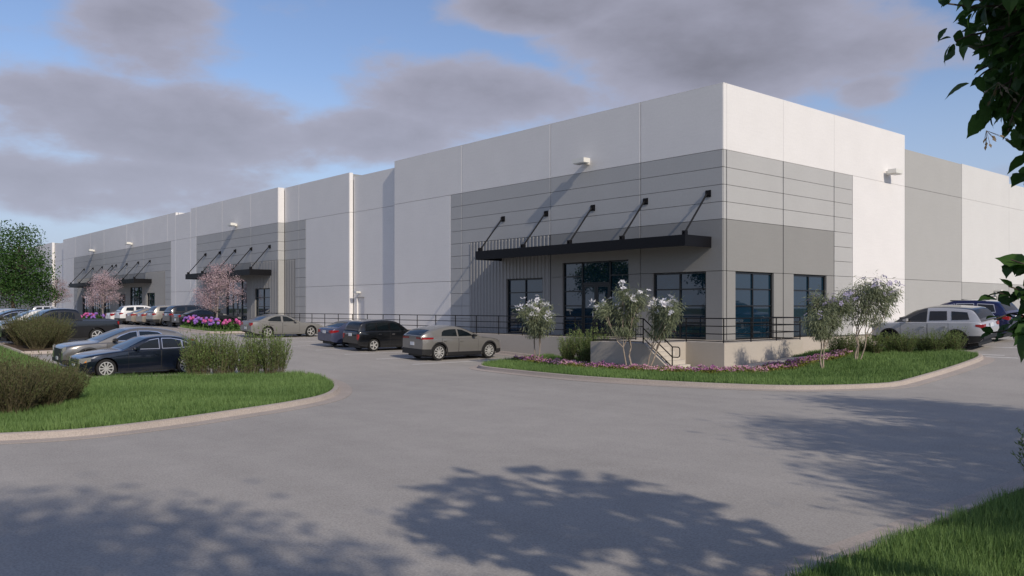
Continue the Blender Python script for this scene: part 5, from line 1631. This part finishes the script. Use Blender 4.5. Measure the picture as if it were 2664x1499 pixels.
lm_ = np.array([v.co[:] for v in LV[1].vertices]); lf_ = np.array([p.vertices[:] for p in LV[1].polygons])


def leafrot(d):
    n_ = (Vector((0, 0, 1)) + Vector(rdir(1)[0]) * .8); y_ = n_.cross(d).normalized(); z_ = d.cross(y_)
    return Matrix((d, y_, z_)).transposed()


for i in big:
    p, d = leaves[i]; m3 = leafrot(d)
    place('leaf', LV[random.randrange(4)], None, nt_, loc=p, rot=m3.to_euler(), scale=(random.uniform(.6, .92),) * 3)
VV = []
for i in rest:
    p, d = leaves[i]; m3 = np.array(leafrot(d)); VV.append(lm_ @ m3.T * random.uniform(1.0, 1.6) + np.array(p))
nr = len(VV); V = np.concatenate(VV); F = (np.arange(nr)[:, None, None] * len(lm_) + lf_[None]).reshape(-1, 4)
fo = place('foliage', npmesh('foliage', V, F, np.repeat(np.clip(rng.normal(.4, .25, nr), 0, 1), len(lf_))), M['leaf'], nt_); fo['kind'] = 'stuff'

# ---- trees outside the frame whose shadows fall on the drive and which the windows mirror
bt = tree('broadleaf_tree', 'leafy tree on the near lawn casting the right hand shadow across the drive', 25.0, -17.0,
          [(0, 0, 5.6, 2.6, 2.6, 2.2), (1.0, -1.2, 4.3, 2.2, 2.2, 1.6), (-.9, 1.4, 4.4, 2.2, 2.2, 1.6), (0, .4, 7.0, 1.7, 1.7, 1.5)],
          230, 40, .75, .22, .13, 'bark', 'treeleaf', r0=.17, group='trees on the near lawn', th=2.4)
for (x_, y_, rz, s_, lb) in ((25.0, -11.5, 1.1, 1.1, 'leafy tree further along the near lawn'),
                             (27.0, -20.6, 5.1, .85, 'leafy tree between the near dark tree and the next one on the near lawn'),
                             (25.0, -.8, 3.0, .9, 'leafy tree at the far end of the near lawn'),
                             (27.0, -32.5, 4.2, 1.28, 'leafy tree standing right beside the viewpoint'),
                             (28.0, -36.2, .4, 1.0, 'leafy tree standing behind the viewpoint'),
                             (-15.5, -32.0, 2.0, 1.0, 'leafy tree on the left lawn mirrored in the entrance glass'),
                             (-25.0, -34.5, 5.0, 1.15, 'second leafy tree mirrored in the entrance glass'),
                             (-38.0, -33.0, 2.7, 1.05, 'third leafy tree on the left lawn, beyond the frame')):
    dup(bt, (x_, y_, gz(x_, y_) + .1), rz, lb, scale=s_)
